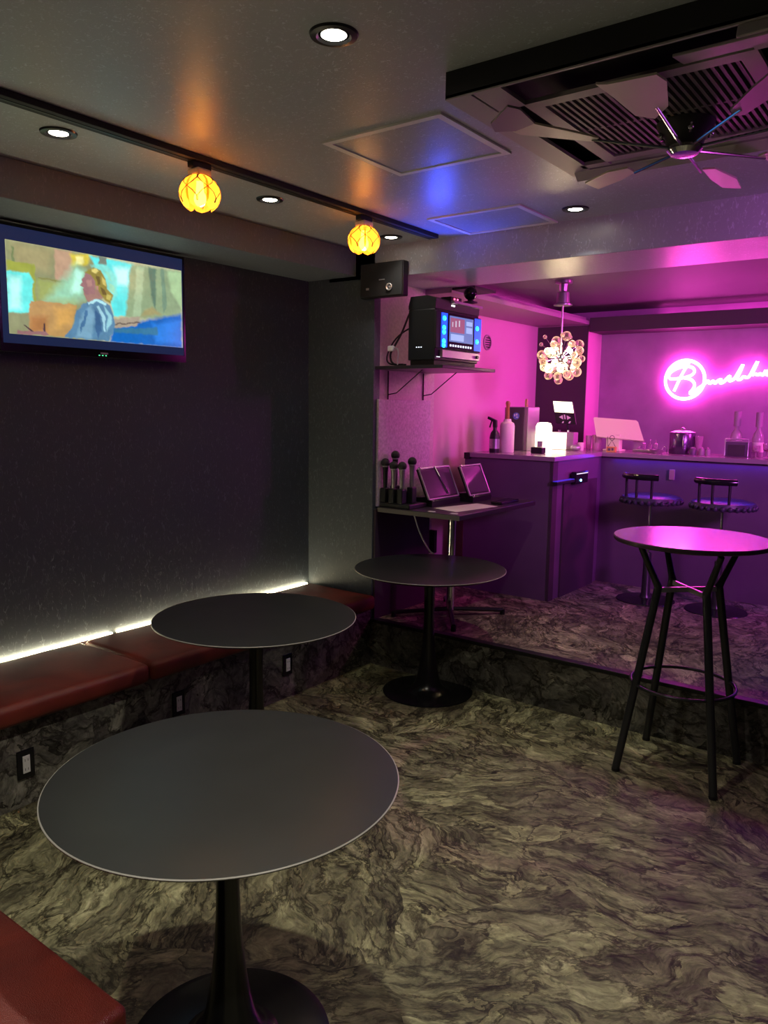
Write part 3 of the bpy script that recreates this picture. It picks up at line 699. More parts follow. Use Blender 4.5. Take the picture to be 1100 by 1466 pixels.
BL = [
 (2.42, [(-1.175, 2.059), (-1.196, 2.122), (-1.144, 2.15), (-1.07, 2.125), (-1.056, 2.007), (-1.074, 1.97)], None, 'blade'),
 (2.43, [(-1.168, 2.163), (-1.095, 2.137), (-1.029, 2.266), (-0.979, 2.374), (-1.005, 2.394), (-1.088, 2.299), (-1.16, 2.212)], (-.99, 2.385), 'bladelit'),
 (2.40, [(-1.159, 2.704), (-1.046, 2.621), (-0.975, 2.614), (-0.972, 2.672), (-1.04, 2.733), (-1.147, 2.797)], (-.961, 2.665), 'bladelit'),
 (2.40, [(-0.78, 2.764), (-0.745, 2.779), (-0.714, 2.934), (-0.728, 3.069), (-0.78, 3.023), (-0.787, 2.894)], (-.79, 2.775), 'bladelit'),
 (2.40, [(-0.603, 2.72), (-0.58, 2.703), (-0.516, 2.715), (-0.518, 2.845), (-0.587, 2.781)], (-.599, 2.738), 'bladelit'),
 (2.42, [(-0.529, 2.588), (-0.479, 2.487), (-0.394, 2.484), (-0.394, 2.612), (-0.473, 2.67)], (-.52, 2.543), 'blade'),
 (2.42, [(-0.596, 2.381), (-0.596, 2.332), (-0.514, 2.208), (-0.468, 2.149), (-0.437, 2.19), (-0.489, 2.301), (-0.573, 2.391)], (-.583, 2.356), 'blade'),
 (2.43, [(-0.836, 1.989), (-0.812, 2.006), (-0.693, 2.017), (-0.685, 2.073), (-0.731, 2.236), (-0.79, 2.308), (-0.827, 2.256), (-0.83, 2.103)], (-.761, 2.245), 'bladelit')]
prev = None
for zz, pts, root, mt in BL:
    if root is None:
        prev = (zz, pts, mt); continue
    bl = finish(MB().prism([(x, y, zz) for x, y in pts], (0, 0, .006)), 'blade', M[mt], t)
    if prev:
        finish(MB().prism([(x, y, prev[0]) for x, y in prev[1]], (0, 0, .006)), 'blade_tip', M[prev[2]], bl); prev = None
    d = (Vector((root[0], root[1], zz))-Vector((fx, fy, 2.402)))
    c0 = Vector((fx, fy, 2.402))
    finish(MB().cyl(c0+d.normalized()*.035, c0+d*1.06, .0052, .0042, 8), 'blade_rod', M['chrome'], bl, smooth=True)

# ------------------------------------------------------------------ speaker
t = thing('speaker', 'black box speaker mounted in the corner under the ceiling beam', 'speaker', (-2.79, 3.70, 2.235))
finish(MB().box(-2.985, -2.672, 3.735, 3.786, 2.250, 2.448, .005), 'cabinet', M['black'], t)
finish(MB().box(-2.980, -2.677, 3.728, 3.735, 2.255, 2.443, .003), 'grille', M['matteblack'], t)
finish(MB().lathe(0, 0, [(.012, 0), (.0195, .001), (.0215, .006), (.018, .008), (.012, .004)], 28, mat=Matrix.Translation((-2.765, 3.727, 2.303)) @ Matrix.Rotation(PI/2, 4, 'X')), 'port_ring', M['alu'], t, smooth=True)
finish(MB().ball((-2.765, 3.727, 2.303), .008, 12, (1, .5, 1)), 'port_center', M['alu'], t, smooth=True)
finish(MB().box(-2.84, -2.80, 3.725, 3.7285, 2.345, 2.351), 'badge', M['alu'], t)
finish(MB().box(-2.935, -2.915, 3.725, 3.7285, 2.295, 2.307), 'small_badge', M['alu'], t)

# ------------------------------------------------------------------ wall shelf, karaoke machine
t = thing('wall_shelf', 'narrow dark wall shelf on thin wire brackets holding the karaoke machine', 'shelf', (XP, 4.1, 1.84))
finish(MB().box(XP+.001, -2.435, 3.80, 4.42, 1.838, 1.858, .003), 'board', M['deskdark'], t)
for y in (3.93, 4.32):
    finish(MB().tube([(XP+.006, y, 1.835), (XP+.006, y, 1.66)], .0045, 8).tube([(XP+.008, y, 1.69), (XP+.07, y, 1.70), (-2.66, y, 1.838)], .0035, 8), 'bracket', M['black'], t, smooth=True)
zs = 1.858
t = thing('karaoke_machine', 'black karaoke machine with blue lit control screen on the wall shelf', 'karaoke machine', (-2.66, 4.08, zs))
xf = -2.512
finish(MB().box(-2.70, xf, 3.832, 4.325, zs+.03, 2.18, .006), 'cabinet', M['black'], t)
finish(MB().prism([(-2.70, 3.832, 2.18), (xf, 3.832, 2.18), (xf+.004, 3.832, 2.235), (-2.57, 3.832, 2.255), (-2.685, 3.832, 2.252), (-2.70, 3.832, 2.20)], (0, .493, 0)), 'top_hood', M['black'], t)
finish(MB().box(-2.69, xf-.01, 3.845, 4.31, zs, zs+.03), 'foot_plinth', M['matteblack'], t)
fr = finish(MB().box(xf, xf+.012, 3.825, 4.335, 1.955, 2.165, .004), 'front_frame', M['matteblack'], t)
mb = MB().box(xf+.012, xf+.016, 3.878, 3.940, 1.965, 2.158).box(xf+.012, xf+.016, 4.250, 4.330, 1.965, 2.158)
finish(mb, 'blue_light_panel', glow('blue side light', (.005, .06, 1.), 2.2), fr)
mb = MB()
for y, z in ((3.905, 2.128), (3.903, 2.075), (3.903, 2.050), (3.903, 1.998), (3.903, 1.975), (4.283, 2.10), (4.283, 2.02)):
    mb.ball((xf+.016, y, z), .019, 12, (.3, 1, .8))
finish(mb, 'turquoise_lamp', glow('turquoise lamp', (.02, .55, .95), 3.2), fr, smooth=True)
finish(MB().box(xf+.012, xf+.018, 3.942, 4.248, 1.960, 2.160, .002), 'screen_surround', M['blackgloss'], fr)
finish(MB().box(xf+.018, xf+.0195, 3.958, 4.228, 2.000, 2.148), 'screen', glow('control screen', (.13, .22, .60), .9), fr)
finish(MB().box(xf+.0195, xf+.0202, 3.965, 4.125, 2.055, 2.138), 'screen_tile', glow('control screen video tile', (.38, .10, .22), .9), fr)
mb = MB()
for y, z, s in ((3.985, 2.10, .014), (4.020, 2.105, .018), (4.058, 2.11, .018)): mb.box(xf+.0202, xf+.0206, y, y+s*.7, z-s, z+s)
finish(mb, 'screen_figures', glow('control screen figures', (.62, .60, .72), 1.0), fr)
mb = MB().box(xf+.0195, xf+.0202, 3.972, 4.12, 2.008, 2.045).box(xf+.0195, xf+.0202, 4.145, 4.215, 2.105, 2.130).box(xf+.0195, xf+.0202, 4.145, 4.215, 2.06, 2.095)
finish(mb, 'screen_keys', glow('control screen keys', (.34, .46, .85), 1.1), fr)
mb = MB()
for k in range(9): mb.box(xf+.018, xf+.021, 3.965+k*.029, 3.980+k*.029, 1.972, 1.984, .001)
finish(mb, 'button_row', glow('lit buttons', (.75, .78, 1.), 1.6), fr)
sv = finish(MB().box(xf-.002, xf+.020, 3.885, 4.315, 1.903, 1.950, .004), 'amplifier_front', M['alu'], t)
finish(MB().cyl((xf+.020, 4.275, 1.925), (xf+.032, 4.275, 1.925), .010, n=16), 'knob', M['black'], sv, smooth=True)
finish(MB().box(xf+.002, xf+.005, 4.0, 4.035, 2.206, 2.214), 'white_indicator', glow('white indicator', (1, 1, 1), 3), t)
finish(MB().box(xf-.02, xf+.03, 3.99, 4.32, 2.222, 2.236), 'top_lip', M['alu'], t)
mb = MB().box(xf+.004, xf+.008, 4.02, 4.032, 2.244, 2.254).box(xf+.004, xf+.008, 4.055, 4.067, 2.244, 2.254)
finish(MB().box(-2.58, xf+.004, 3.99, 4.11, 2.236, 2.262, .003), 'receiver', M['black'], t)
finish(mb, 'red_indicator', glow('red indicator', (1, .12, .25), 3), t)
mb = MB()
for k in range(3): mb.box(-2.64+k*.016, -2.634+k*.016, 3.829, 3.832, 1.960, 1.965)
for k in range(4): mb.box(xf+.012, xf+.014, 3.835+k*.010, 3.839+k*.010, 1.903, 1.908)
finish(mb, 'small_lights', glow('tiny white lights', (.8, .85, 1), 2), t)

t = thing('ball_camera', 'small black ball shaped unit standing on top of the karaoke machine', 'device', (-2.55, 4.28, 2.256))
finish(MB().lathe(-2.55, 4.28, [(0, 2.256), (.045, 2.256), (.045, 2.264), (.018, 2.27), (.014, 2.285), (0, 2.285)], 24), 'base', M['black'], t, smooth=True)
finish(MB().ball((-2.55, 4.28, 2.315), .042, 24), 'head', M['blackgloss'], t, smooth=True)

t = thing('cable_bundle', 'tangle of dark cables with a pale plug hanging beside the karaoke machine', 'cables', (-2.88, 3.95, zs))
finish(MB().tube([(-2.712, 3.90, 2.21), (-2.735, 3.88, 2.15), (-2.76, 3.86, 2.06), (-2.80, 3.85, 1.99), (-2.84, 3.84, 1.93), (-2.82, 3.84, zs+.008), (-2.74, 3.842, zs+.008)], .006, 8, smooth=2)
       .tube([(-2.712, 3.95, 2.10), (-2.78, 3.93, 2.08), (-2.85, 3.90, 2.02), (-2.88, 3.86, 1.92), (-2.85, 3.84, zs+.008), (-2.73, 3.86, zs+.008)], .005, 8, smooth=2), 'cable', M['black'], t, smooth=True)
finish(MB().box(-2.845, -2.805, 3.822, 3.85, 1.945, 1.978, .006), 'plug', M['white'], t)
finish(MB().tube([(-2.805, 3.836, 1.962), (-2.775, 3.832, 1.962), (-2.765, 3.830, 1.93), (-2.77, 3.825, 1.89), (-2.765, 3.82, zs+.006)], .004, 8, smooth=2), 'grey_lead', M['alu'], t, smooth=True)

v = thing('wall_vent', 'small round louvred vent on the bright pink wall', 'vent', (XR, 5.65, 2.08))
finish(MB().lathe(0, 0, [(.048, 0), (.062, 0), (.062, .010), (.050, .014), (.048, .004)], 36, mat=Matrix.Translation((XR, 5.65, 2.14)) @ Matrix.Rotation(PI/2, 4, 'Y')), 'rim', M['bartrim'], v, smooth=True)
mb = MB()
for k in range(5):
    zz = 2.104+k*.018; hw = math.sqrt(max(0, .049**2-(zz-2.14)**2)); mb.box(XR+.002, XR+.012, 5.65-hw, 5.65+hw, zz-.004, zz+.004)
finish(mb, 'louvres', M['matteblack'], v)

# ------------------------------------------------------------------ desk
dz = 1.0; dx0, dx1, dy0, dy1 = XP+.022, -2.305, 3.815, 4.80
t = thing('desk', 'small dark desk on one chrome column with crossed feet on the platform', 'desk', (-2.61, 4.22, ZP))
desk = t
finish(MB().box(dx0, dx1, dy0, dy1, dz-.032, dz, .004), 'desktop', M['deskdark'], t)
finish(MB().box(dx0+.001, dx1-.001, dy0-.002, dy0, dz-.030, dz-.004), 'front_edge', M['deskedge'], t)
cxx, cyy = -2.585, 4.19
finish(MB().cyl((cxx, cyy, ZP+.04), (cxx, cyy, dz-.032), .026, n=28), 'column', M['chrome'], t, smooth=True)
finish(MB().box(cxx-.12, cxx+.12, cyy-.12, cyy+.12, dz-.040, dz-.032), 'mounting_plate', M['black'], t)
for fxx, fyy in ((-2.333, 4.43), (-2.845, 3.93), (-2.375, 3.895), (-2.80, 4.48)):
    a = Vector((cxx, cyy, ZP+.045)); b_ = Vector((fxx, fyy, ZP+.030))
    f = finish(MB().tube([a, b_], .014, 8), 'foot_bar', M['hightube'], t, smooth=True)
    finish(MB().cyl((fxx, fyy, ZP+.0005), (fxx, fyy, ZP+.034), .016, n=14), 'glide', M['black'], f, smooth=True)

# microphone charging stand and microphones
t = thing('microphone_stand', 'black charging stand holding upright microphones at the desk corner', 'microphone stand', (-2.80, 3.90, dz))
mb = MB().box(-2.893, -2.668, 3.83, 4.02, dz, dz+.028, .005)
for x in (-2.876, -2.812, -2.748): 
    mb.box(x-.021, x+.021, 3.835, 3.885, dz+.028, dz+.118, .006)
for x in (-2.85, -2.722):
    mb.box(x-.021, x+.021, 3.905, 3.955, dz+.028, dz+.128, .006)
finish(mb, 'cradle', M['black'], t)
finish(MB().box(-2.800, -2.752, 3.90, 4.0, dz+.028, dz+.095, .004), 'rear_block', M['matteblack'], t)
def mic(x, y, zt, m, label):
    z0 = dz+(.119 if y < 3.9 else .129)
    h = zt-.028-z0
    t = thing('microphone', label, 'microphone', (x, y, z0), 'karaoke microphones in the charging stand')
    finish(MB().lathe(x, y, [(0, z0), (.012, z0), (.0135, z0+.01), (.0165, z0+h-.05), (.019, z0+h-.025), (.0, z0+h-.024)], 24), 'body', m, t, smooth=True)
    finish(MB().lathe(x, y, [(.019, z0+h-.026), (.0225, z0+h-.022), (.0225, z0+h-.016), (.019, z0+h-.013)], 24), 'collar', M['alu'], t, smooth=True)
    finish(MB().ball((x, y, z0+h), .028, 20, (1, 1, 1.02)), 'mesh_head', M['matteblack'], t, smooth=True)
mic(-2.876, 3.862, dz+.300, M['black'], 'all black karaoke microphone standing leftmost in the stand')
mic(-2.850, 3.93, dz+.345, M['black'], 'tallest standing karaoke microphone, black with a bright collar')
mic(-2.812, 3.862, dz+.285, M['steel'], 'slim grey bodied microphone in front of the tallest one')
mic(-2.748, 3.862, dz+.285, M['steel'], 'grey bodied microphone with the widest black head')
mic(-2.722, 3.93, dz+.312, M['steel'], 'rightmost microphone standing in the black stand')

# remote tablets tilted in their stands
M['tabscreen'] = mat('switched off tablet screen', (.10, .055, .10), .12, spec=.7)
def tablet(y0, y1, x, label, divider=None):
    t = thing('song_tablet', label, 'tablet', (x, (y0+y1)/2, dz), 'song tablets on the desk')
    # a wedge base and a screen leaning back towards the wall
    finish(MB().prism([(x-.13, y0+.01, dz), (x+.02, y0+.01, dz), (x+.02, y0+.01, dz+.035), (x-.03, y0+.01, dz+.06), (x-.13, y0+.01, dz+.05)], (0, y1-y0-.02, 0)), 'cradle', M['black'], t)
    lean = math.radians(24)
    h = .205
    def P(y, s, o=0.): return Vector((x-math.sin(lean)*s+math.cos(lean)*o, y, dz+.045+math.cos(lean)*s+math.sin(lean)*o))
    nrm = Vector((math.cos(lean), 0, math.sin(lean)))
    finish(MB().prism([P(y0, 0), P(y1, 0), P(y1, h), P(y0, h)], nrm*-.018), 'back_shell', M['black'], t)
    finish(MB().prism([P(y0+.012, .014, .001), P(y1-.012, .014, .001), P(y1-.012, h-.016, .001), P(y0+.012, h-.016, .001)], nrm*.002), 'screen', M['tabscreen'], t)
    finish(MB().tube([P(y0, .0, .002), P(y0, h, .002), P(y1, h, .002), P(y1, 0, .002)], .0075, 8).tube([P(y0, .0, .002), P(y1, 0, .002)], .005, 8), 'bumper_frame', M['alu'], t, smooth=True)
    mb = MB()
    for yy, ss in ((y0, h), (y0+.03, -.012)): mb.ball(P(yy, ss, .008), .009, 10)
    finish(mb, 'corner_studs', M['chrome'], t, smooth=True)
    if divider:
        finish(MB().cyl(P(divider, h+.004, .008), P(divider+.06, .02, .008), .006, .004, 8), 'stylus', M['chrome'], t, smooth=True)
tablet(4.02, 4.37, -2.655, 'wider song tablet leaning in its cradle beside the microphones', 4.19)
tablet(4.40, 4.66, -2.585, 'narrower song tablet leaning back at the far end of the desk')
tag(finish(MB().prism([(-2.60, 4.00, dz+.0002), (-2.40, 3.93, dz+.0002), (-2.345, 4.34, dz+.0002), (-2.52, 4.38, dz+.0002)], (0, 0, .0015)), 'paper_sheet', M['paper']), 'white printed sheet lying on the desk before the tablets', 'paper')
for (x, y, lab) in ((-2.52, 3.85, 'small pale button on the front rim of the desk near the stand'), (-2.37, 3.86, 'small pale sticker at the front right corner of the desk')):
    tag(finish(MB().box(x-.022, x+.022, y-.012, y+.012, dz+.0002, dz+.003, .001), 'table_sticker', M['white']), lab, 'sticker')
tag(finish(MB().box(-2.44, -2.36, 4.42, 4.66, dz+.0003, dz+.020, .005), 'remote_control', M['blackgloss']), 'flat black remote lying on the desk beyond the paper', 'remote')
finish(MB().tube([(-2.78, 4.02, dz-.034), (-2.765, 4.025, .94), (-2.735, 4.03, .85), (-2.70, 4.04, .78), (-2.66, 4.05, .715), (-2.63, 4.06, .70)], .0055, 8, smooth=2), 'hanging_cable', M['alu'], desk, smooth=True)

# ------------------------------------------------------------------ bar
zt = 1.292
t = thing('bar_counter', 'dark purple L shaped bar counter with glossy top on the platform', 'bar counter', (-1.6, 5.8, ZP))
finish(MB().box(-2.945, -2.25, 4.93, 6.24, ZP, zt-.03).box(-2.25, .9, 5.80, 6.24, ZP, zt-.03), 'body', M['counter'], t)
pts = [(-2.925, 4.912), (-2.232, 4.912), (-2.232, 5.762), (.92, 5.762), (.92, 6.26), (-2.925, 6.26)]
finish(MB().prism([(x, y, zt-.030) for x, y in pts], (0, 0, .030)), 'countertop', M['ctop'], t)
finish(MB().box(-2.94, -2.895, 4.905, 5.0, zt-.045, zt+.0005, .001), 'end_block', M['black'], t)
finish(MB().box(-2.262, -2.244, 4.925, 5.0, ZP, zt-.03).box(-2.25, -2.236, 5.10, 5.70, ZP, 1.10), 'side_panel', M['dark_door'], t)
t = thing('gadget_shelf', 'small dark wall shelf with a blue lit gadget on the bar side', 'shelf', (-2.22, 5.15, 1.11))
finish(MB().box(-2.234, -2.200, 4.90, 5.20, 1.105, 1.125, .002), 'board', M['black'], t)
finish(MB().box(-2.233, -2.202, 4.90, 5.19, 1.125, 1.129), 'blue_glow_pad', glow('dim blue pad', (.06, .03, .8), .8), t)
g = finish(MB().box(-2.2335, -2.195, 5.20, 5.42, 1.09, 1.175, .006), 'gadget', M['blackgloss'], t)
finish(MB().box(-2.195, -2.193, 5.21, 5.41, 1.158, 1.164), 'white_text_light', glow('pale lit lettering', (.9, .75, 1), 1.2), g)
finish(MB().ball((-2.195, 5.285, 1.113), .009, 12), 'blue_indicator', glow('blue indicator', (.15, .4, 1), 12), g, smooth=True)
tag(finish(MB().box(-1.725, -1.685, 5.770, 5.781, 1.115, 1.19, .003), 'wall_switch', M['bartrim']), 'small pale plate on the bar front behind the first stool', 'switch')

def stool(x, y, rz, label, lever=True):
    t = thing('bar_stool', label, 'stool', (x, y, ZP), 'bar stools at the counter')
    z = ZP; zs_ = 1.00
    finish(MB().lathe(x, y, [(0, z+.018), (.035, z+.022), (.07, z+.016), (.16, z+.010), (.195, z+.006), (.20, z), (0, z)], 56), 'base_plate', M['tulip'], t, smooth=True)
    finish(MB().lathe(x, y, [(.045, z+.015), (.030, z+.045), (.026, z+.33), (.024, z+.34), (0, z+.34)], 24), 'sleeve', M['hightube'], t, smooth=True)
    finish(MB().cyl((x, y, z+.33), (x, y, zs_-.03), .011, n=16), 'gas_post', M['chrome'], t, smooth=True)
    finish(MB().lathe(x, y, [(0, zs_-.030), (.15, zs_-.028), (.195, zs_-.015), (.203, zs_), (.195, zs_+.022), (.15, zs_+.034), (0, zs_+.030)], 48), 'seat', M['stoolpad'], t, smooth=True)
    mb = MB()
    for k in range(28):
        a = 2*PI*k/28
        mb.ball((x+.199*math.cos(a), y+.199*math.sin(a), zs_-.008), .017, 8, (1, 1, 1.1))
    finish(mb, 'quilted_rim', M['stoolpad'], t, smooth=True)
    pts = [(x+.185*math.cos(a), y+.185*math.sin(a), zs_+.165) for a in [math.radians(-90+rz+d) for d in range(-44, 45, 8)]]
    finish(MB().tube(pts, .021, 12), 'backrest', M['blackgloss'], t, smooth=True)
    for d in (-32, 0, 32):
        a = math.radians(-90+rz+d)
        finish(MB().cyl((x+.182*math.cos(a), y+.182*math.sin(a), zs_+.01), (x+.185*math.cos(a), y+.185*math.sin(a), zs_+.16), .009, n=10), 'back_post', M['black'], t, smooth=True)
    a = math.radians(-30+rz)
    if lever:
        finish(MB().tube([(x+.015, y, zs_-.045), (x+.03, y-.05, zs_-.035), (x+.07*1.2, y-.12, zs_-.012), (x+.17, y-.17, zs_-.012)], .005, 8, smooth=2), 'height_lever', M['chrome'], t, smooth=True)
stool(-1.735, 5.43, -14, 'black bar stool with low backrest, left of the two at the bar')
stool(-1.262, 5.43, -8, 'black bar stool with low backrest behind the pink topped high table', False)
# ------------------------------------------------------------------ things on the bar
x, y = -2.98, 5.07
t = thing('spray_bottle', 'dark trigger spray bottle at the left end of the bar counter', 'spray bottle', (-2.782, 5.07, zt))
x = -2.782
finish(MB().lathe(x, y, [(0, zt), (.036, zt), (.038, zt+.01), (.038, zt+.11), (.030, zt+.145), (.014, zt+.165), (.014, zt+.185), (0, zt+.185)], 24), 'bottle', M['black'], t, smooth=True)
finish(MB().lathe(x, y, [(.0385, zt+.03), (.0385, zt+.10)], 24), 'sticker', M['steel'], t, smooth=True)
finish(MB().prism([(x-.012, y-.012, zt+.185), (x+.014, y-.012, zt+.185), (x+.012, y-.012, zt+.235), (x-.055, y-.012, zt+.262), (x-.058, y-.012, zt+.245), (x-.014, y-.012, zt+.225)], (0, .024, 0)), 'spray_head', M['black'], t)
finish(MB().prism([(x-.030, y-.005, zt+.235), (x-.022, y-.005, zt+.235), (x-.040, y-.005, zt+.18), (x-.047, y-.005, zt+.185)], (0, .010, 0)), 'trigger', M['black'], t)

x, y = -2.735, 5.17
t = thing('cream_bottle', 'thick cream bottle with a slim amber neck beside the spray bottle', 'bottle', (x, y, zt))
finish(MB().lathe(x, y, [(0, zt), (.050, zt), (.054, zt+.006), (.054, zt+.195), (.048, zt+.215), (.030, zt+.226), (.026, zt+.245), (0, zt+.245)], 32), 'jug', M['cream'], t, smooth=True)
finish(MB().lathe(x, y, [(.015, zt+.24), (.013, zt+.33), (.016, zt+.345), (.018, zt+.36), (.012, zt+.375), (0, zt+.376)], 20), 'neck', M['copper'], t, smooth=True)

t = thing('drink_dispenser', 'tall grey dispenser box with a small round emblem on the bar', 'dispenser', (-2.80, 5.53, zt))
finish(MB().box(-2.895, -2.700, 5.43, 5.63, zt, zt+.335, .006), 'cabinet', M['steel'], t)
finish(MB().box(-2.893, -2.728, 5.422, 5.43, zt+.006, zt+.33, .002), 'dark_front', M['dark_door'], t)
finish(MB().lathe(0, 0, [(0, 0), (.026, 0), (.026, .005), (0, .006)], 28, mat=Matrix.Translation((-2.795, 5.422, zt+.265)) @ Matrix.Rotation(PI/2, 4, 'X')), 'emblem', mat('blue emblem', (.10, .16, .50), .3), t)
mb = MB().box(-2.81, -2.80, 5.4145, 5.416, zt+.262, zt+.280).box(-2.793, -2.782, 5.4145, 5.416, zt+.268, zt+.283).box(-2.792, -2.776, 5.4145, 5.416, zt+.252, zt+.260)
finish(mb, 'emblem_marks', M['white'], t)
finish(MB().lathe(-2.775, 5.55, [(0, zt+.335), (.013, zt+.335), (.013, zt+.38), (.010, zt+.395), (0, zt+.398)], 18), 'knob', M['copper'], t, smooth=True)

x, y = -2.550, 5.40
t = thing('glowing_bottle', 'brilliant glowing white bottle shaped lamp on the bar corner', 'lamp', (x, y, zt))
m, nt, bs = new_mat('lit frosted shade'); bs.inputs['Base Color'].default_value = (.9, .88, .75, 1); bs.inputs['Emission Color'].default_value = (1., .92, .55, 1); bs.inputs['Emission Strength'].default_value = 3.2
M['shade'] = m
finish(MB().lathe(x, y, [(0, zt), (.058, zt), (.062, zt+.01), (.060, zt+.19), (.050, zt+.215), (.030, zt+.222), (0, zt+.222)], 32), 'shade', M['shade'], t, smooth=True)
finish(MB().box(x-.02, x+.022, y-.064, y-.058, zt+.035, zt+.085), 'label_patch', M['alu'], t)
t = tag(finish(MB().box(-2.555, -2.465, 5.20, 5.27, zt+.0005, zt+.045, .006), 'ashtray', M['black']), 'small black tray before the glowing white lamp', 'tray')

t = thing('card_terminal', 'tilted pad with lit upper half and dark lower keys above the white box', 'terminal', (-2.63, 6.0, zt))
def tilt(px_, py_, pz): return (px_, py_, pz)
base = Vector((-2.705, 5.95, zt+.208))
lx = Vector((.172, .0, -.006)); ly = Vector((-.060, .050, .178))
nrm = lx.cross(ly).normalized()
def Q(u, v, o=0.): return base+lx*u+ly*v+nrm*o
finish(MB().prism([Q(0, 0), Q(1, 0), Q(1, 1), Q(0, 1)], nrm*-.014), 'plate', M['black'], t)
finish(MB().prism([Q(.02, .50, .0005), Q(.98, .50, .0005), Q(.98, .99, .0005), Q(.02, .99, .0005)], nrm*.001), 'lit_half', glow('lit menu panel', (1., .93, .62), 3.2), t)
mb = MB()
mb.prism([Q(.20, .28, .001), Q(.40, .18, .001), Q(.40, .38, .001)], nrm*.001)
mb.prism([Q(.60, .18, .001), Q(.80, .28, .001), Q(.60, .38, .001)], nrm*.001)
mb.prism([Q(.46, .20, .001), Q(.53, .20, .001), Q(.53, .40, .001), Q(.46, .40, .001)], nrm*.001)
mb.prism([Q(.30, .02, .001), Q(.38, .02, .001), Q(.42, .10, .001), Q(.36, .10, .001)], nrm*.001)
mb.prism([Q(.62, .02, .001), Q(.70, .02, .001), Q(.78, .12, .001), Q(.70, .12, .001)], nrm*.001)
finish(mb, 'key_marks', M['white'], t)
finish(MB().cyl((-2.63, 6.05, zt+.004), (-2.63, 6.0, zt+.25), .012, n=12), 'stand_post', M['black'], t)
t = thing('lit_box', 'square white glowing box with a mauve side standing on the bar', 'box', (-2.60, 5.89, zt))
finish(MB().box(-2.697, -2.505, 5.85, 5.94, zt, zt+.140, .005), 'case', M['bartrim'], t)
finish(MB().box(-2.695, -2.566, 5.846, 5.8495, zt+.004, zt+.136), 'lit_face', M['shade'], t)
finish(MB().cyl((-2.65, 5.90, zt+.14), (-2.65, 5.90, zt+.155), .010, n=14).cyl((-2.575, 5.90, zt+.14), (-2.575, 5.90, zt+.155), .010, n=14), 'top_knobs', M['chrome'], t)
t = tag(finish(MB().ball((-2.462, 5.80, zt+.024), .034, 18, (1.2, 1, .7)), 'towel_roll', M['alu'], smooth=True), 'small pale rounded roll right of the glowing box', 'roll')

# register tablet seen from behind
t = thing('register_tablet', 'white point of sale tablet on a stand seen from behind', 'tablet', (-2.20, 6.02, zt))
c = Vector((-2.205, 6.02, zt+.165))
hx_ = Vector((.178, .03, -.010)); hz_ = Vector((-.03, .045, .078))
nn = hx_.cross(hz_).normalized()
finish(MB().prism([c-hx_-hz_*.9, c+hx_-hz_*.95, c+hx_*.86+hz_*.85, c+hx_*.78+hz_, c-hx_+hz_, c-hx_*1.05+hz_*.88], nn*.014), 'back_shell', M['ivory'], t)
finish(MB().prism([c-hx_*.93-hz_*.84-nn*.0015, c+hx_*.93-hz_*.84-nn*.0015, c+hx_*.78+hz_*.88-nn*.0015, c-hx_*.93+hz_*.88-nn*.0015], nn*.001), 'screen', M['blackgloss'], t)
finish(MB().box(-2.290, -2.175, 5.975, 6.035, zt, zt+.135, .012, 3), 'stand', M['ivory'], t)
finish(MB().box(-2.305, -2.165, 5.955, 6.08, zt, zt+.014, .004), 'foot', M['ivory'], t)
t = thing('table_sign', 'small amber block with a wire loop holder standing on the counter', 'sign holder', (-2.188, 5.84, zt))
finish(MB().box(-2.225, -2.153, 5.825, 5.855, zt, zt+.042, .003), 'block', mat('amber wood block', (.62, .36, .10), .4), t)
finish(MB().tube([(-2.218, 5.84, zt+.042), (-2.189, 5.84, zt+.09), (-2.160, 5.84, zt+.042)], .0022, 6).tube([(-2.189+.018*math.cos(k*PI/8), 5.84, zt+.108+.018*math.sin(k*PI/8)) for k in range(16)], .002, 6, closed=True).tube([(-2.218, 5.84, zt+.042), (-2.225, 5.84, zt+.118)], .002, 6), 'wire_loop', M['black'], t, smooth=True)
finish(MB().box(-2.213, -2.191, 5.8235, 5.8249, zt+.010, zt+.030).box(-2.185, -2.168, 5.8235, 5.8249, zt+.012, zt+.032), 'printed_marks', M['counter'], t)

M['clearp'] = mat('tinted drinking glass', (.85, .60, .75), .08, trans=.75)
def tumbler(x, y, h, r, m, label, grp):
    o = finish(MB().lathe(x, y, [(0, zt), (r*.78, zt), (r, zt+h), (r-.003, zt+h), (r*.75, zt+.008), (0, zt+.008)], 24), 'drinking_glass', M[m], smooth=True)
    tag(o, label, 'glass', grp)
g = 'drinking glasses around the register tablet'
tumbler(-2.44, 6.00, .115, .024, 'clearp', 'tall upright glass at the left of the glass cluster before the pink strip', g)
tumbler(-2.405, 6.04, .120, .022, 'clearp', 'tall glass second in the cluster left of the register tablet', g)
tumbler(-2.37, 6.03, .105, .026, 'clearp', 'shorter glass just left of the register tablet', g)
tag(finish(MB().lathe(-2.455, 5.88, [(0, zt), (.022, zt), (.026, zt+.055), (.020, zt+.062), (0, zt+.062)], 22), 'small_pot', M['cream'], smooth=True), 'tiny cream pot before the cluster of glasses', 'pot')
tumbler(-2.345, 5.93, .06, .028, 'clearp', 'low wide glass touching the left side of the register stand', g)
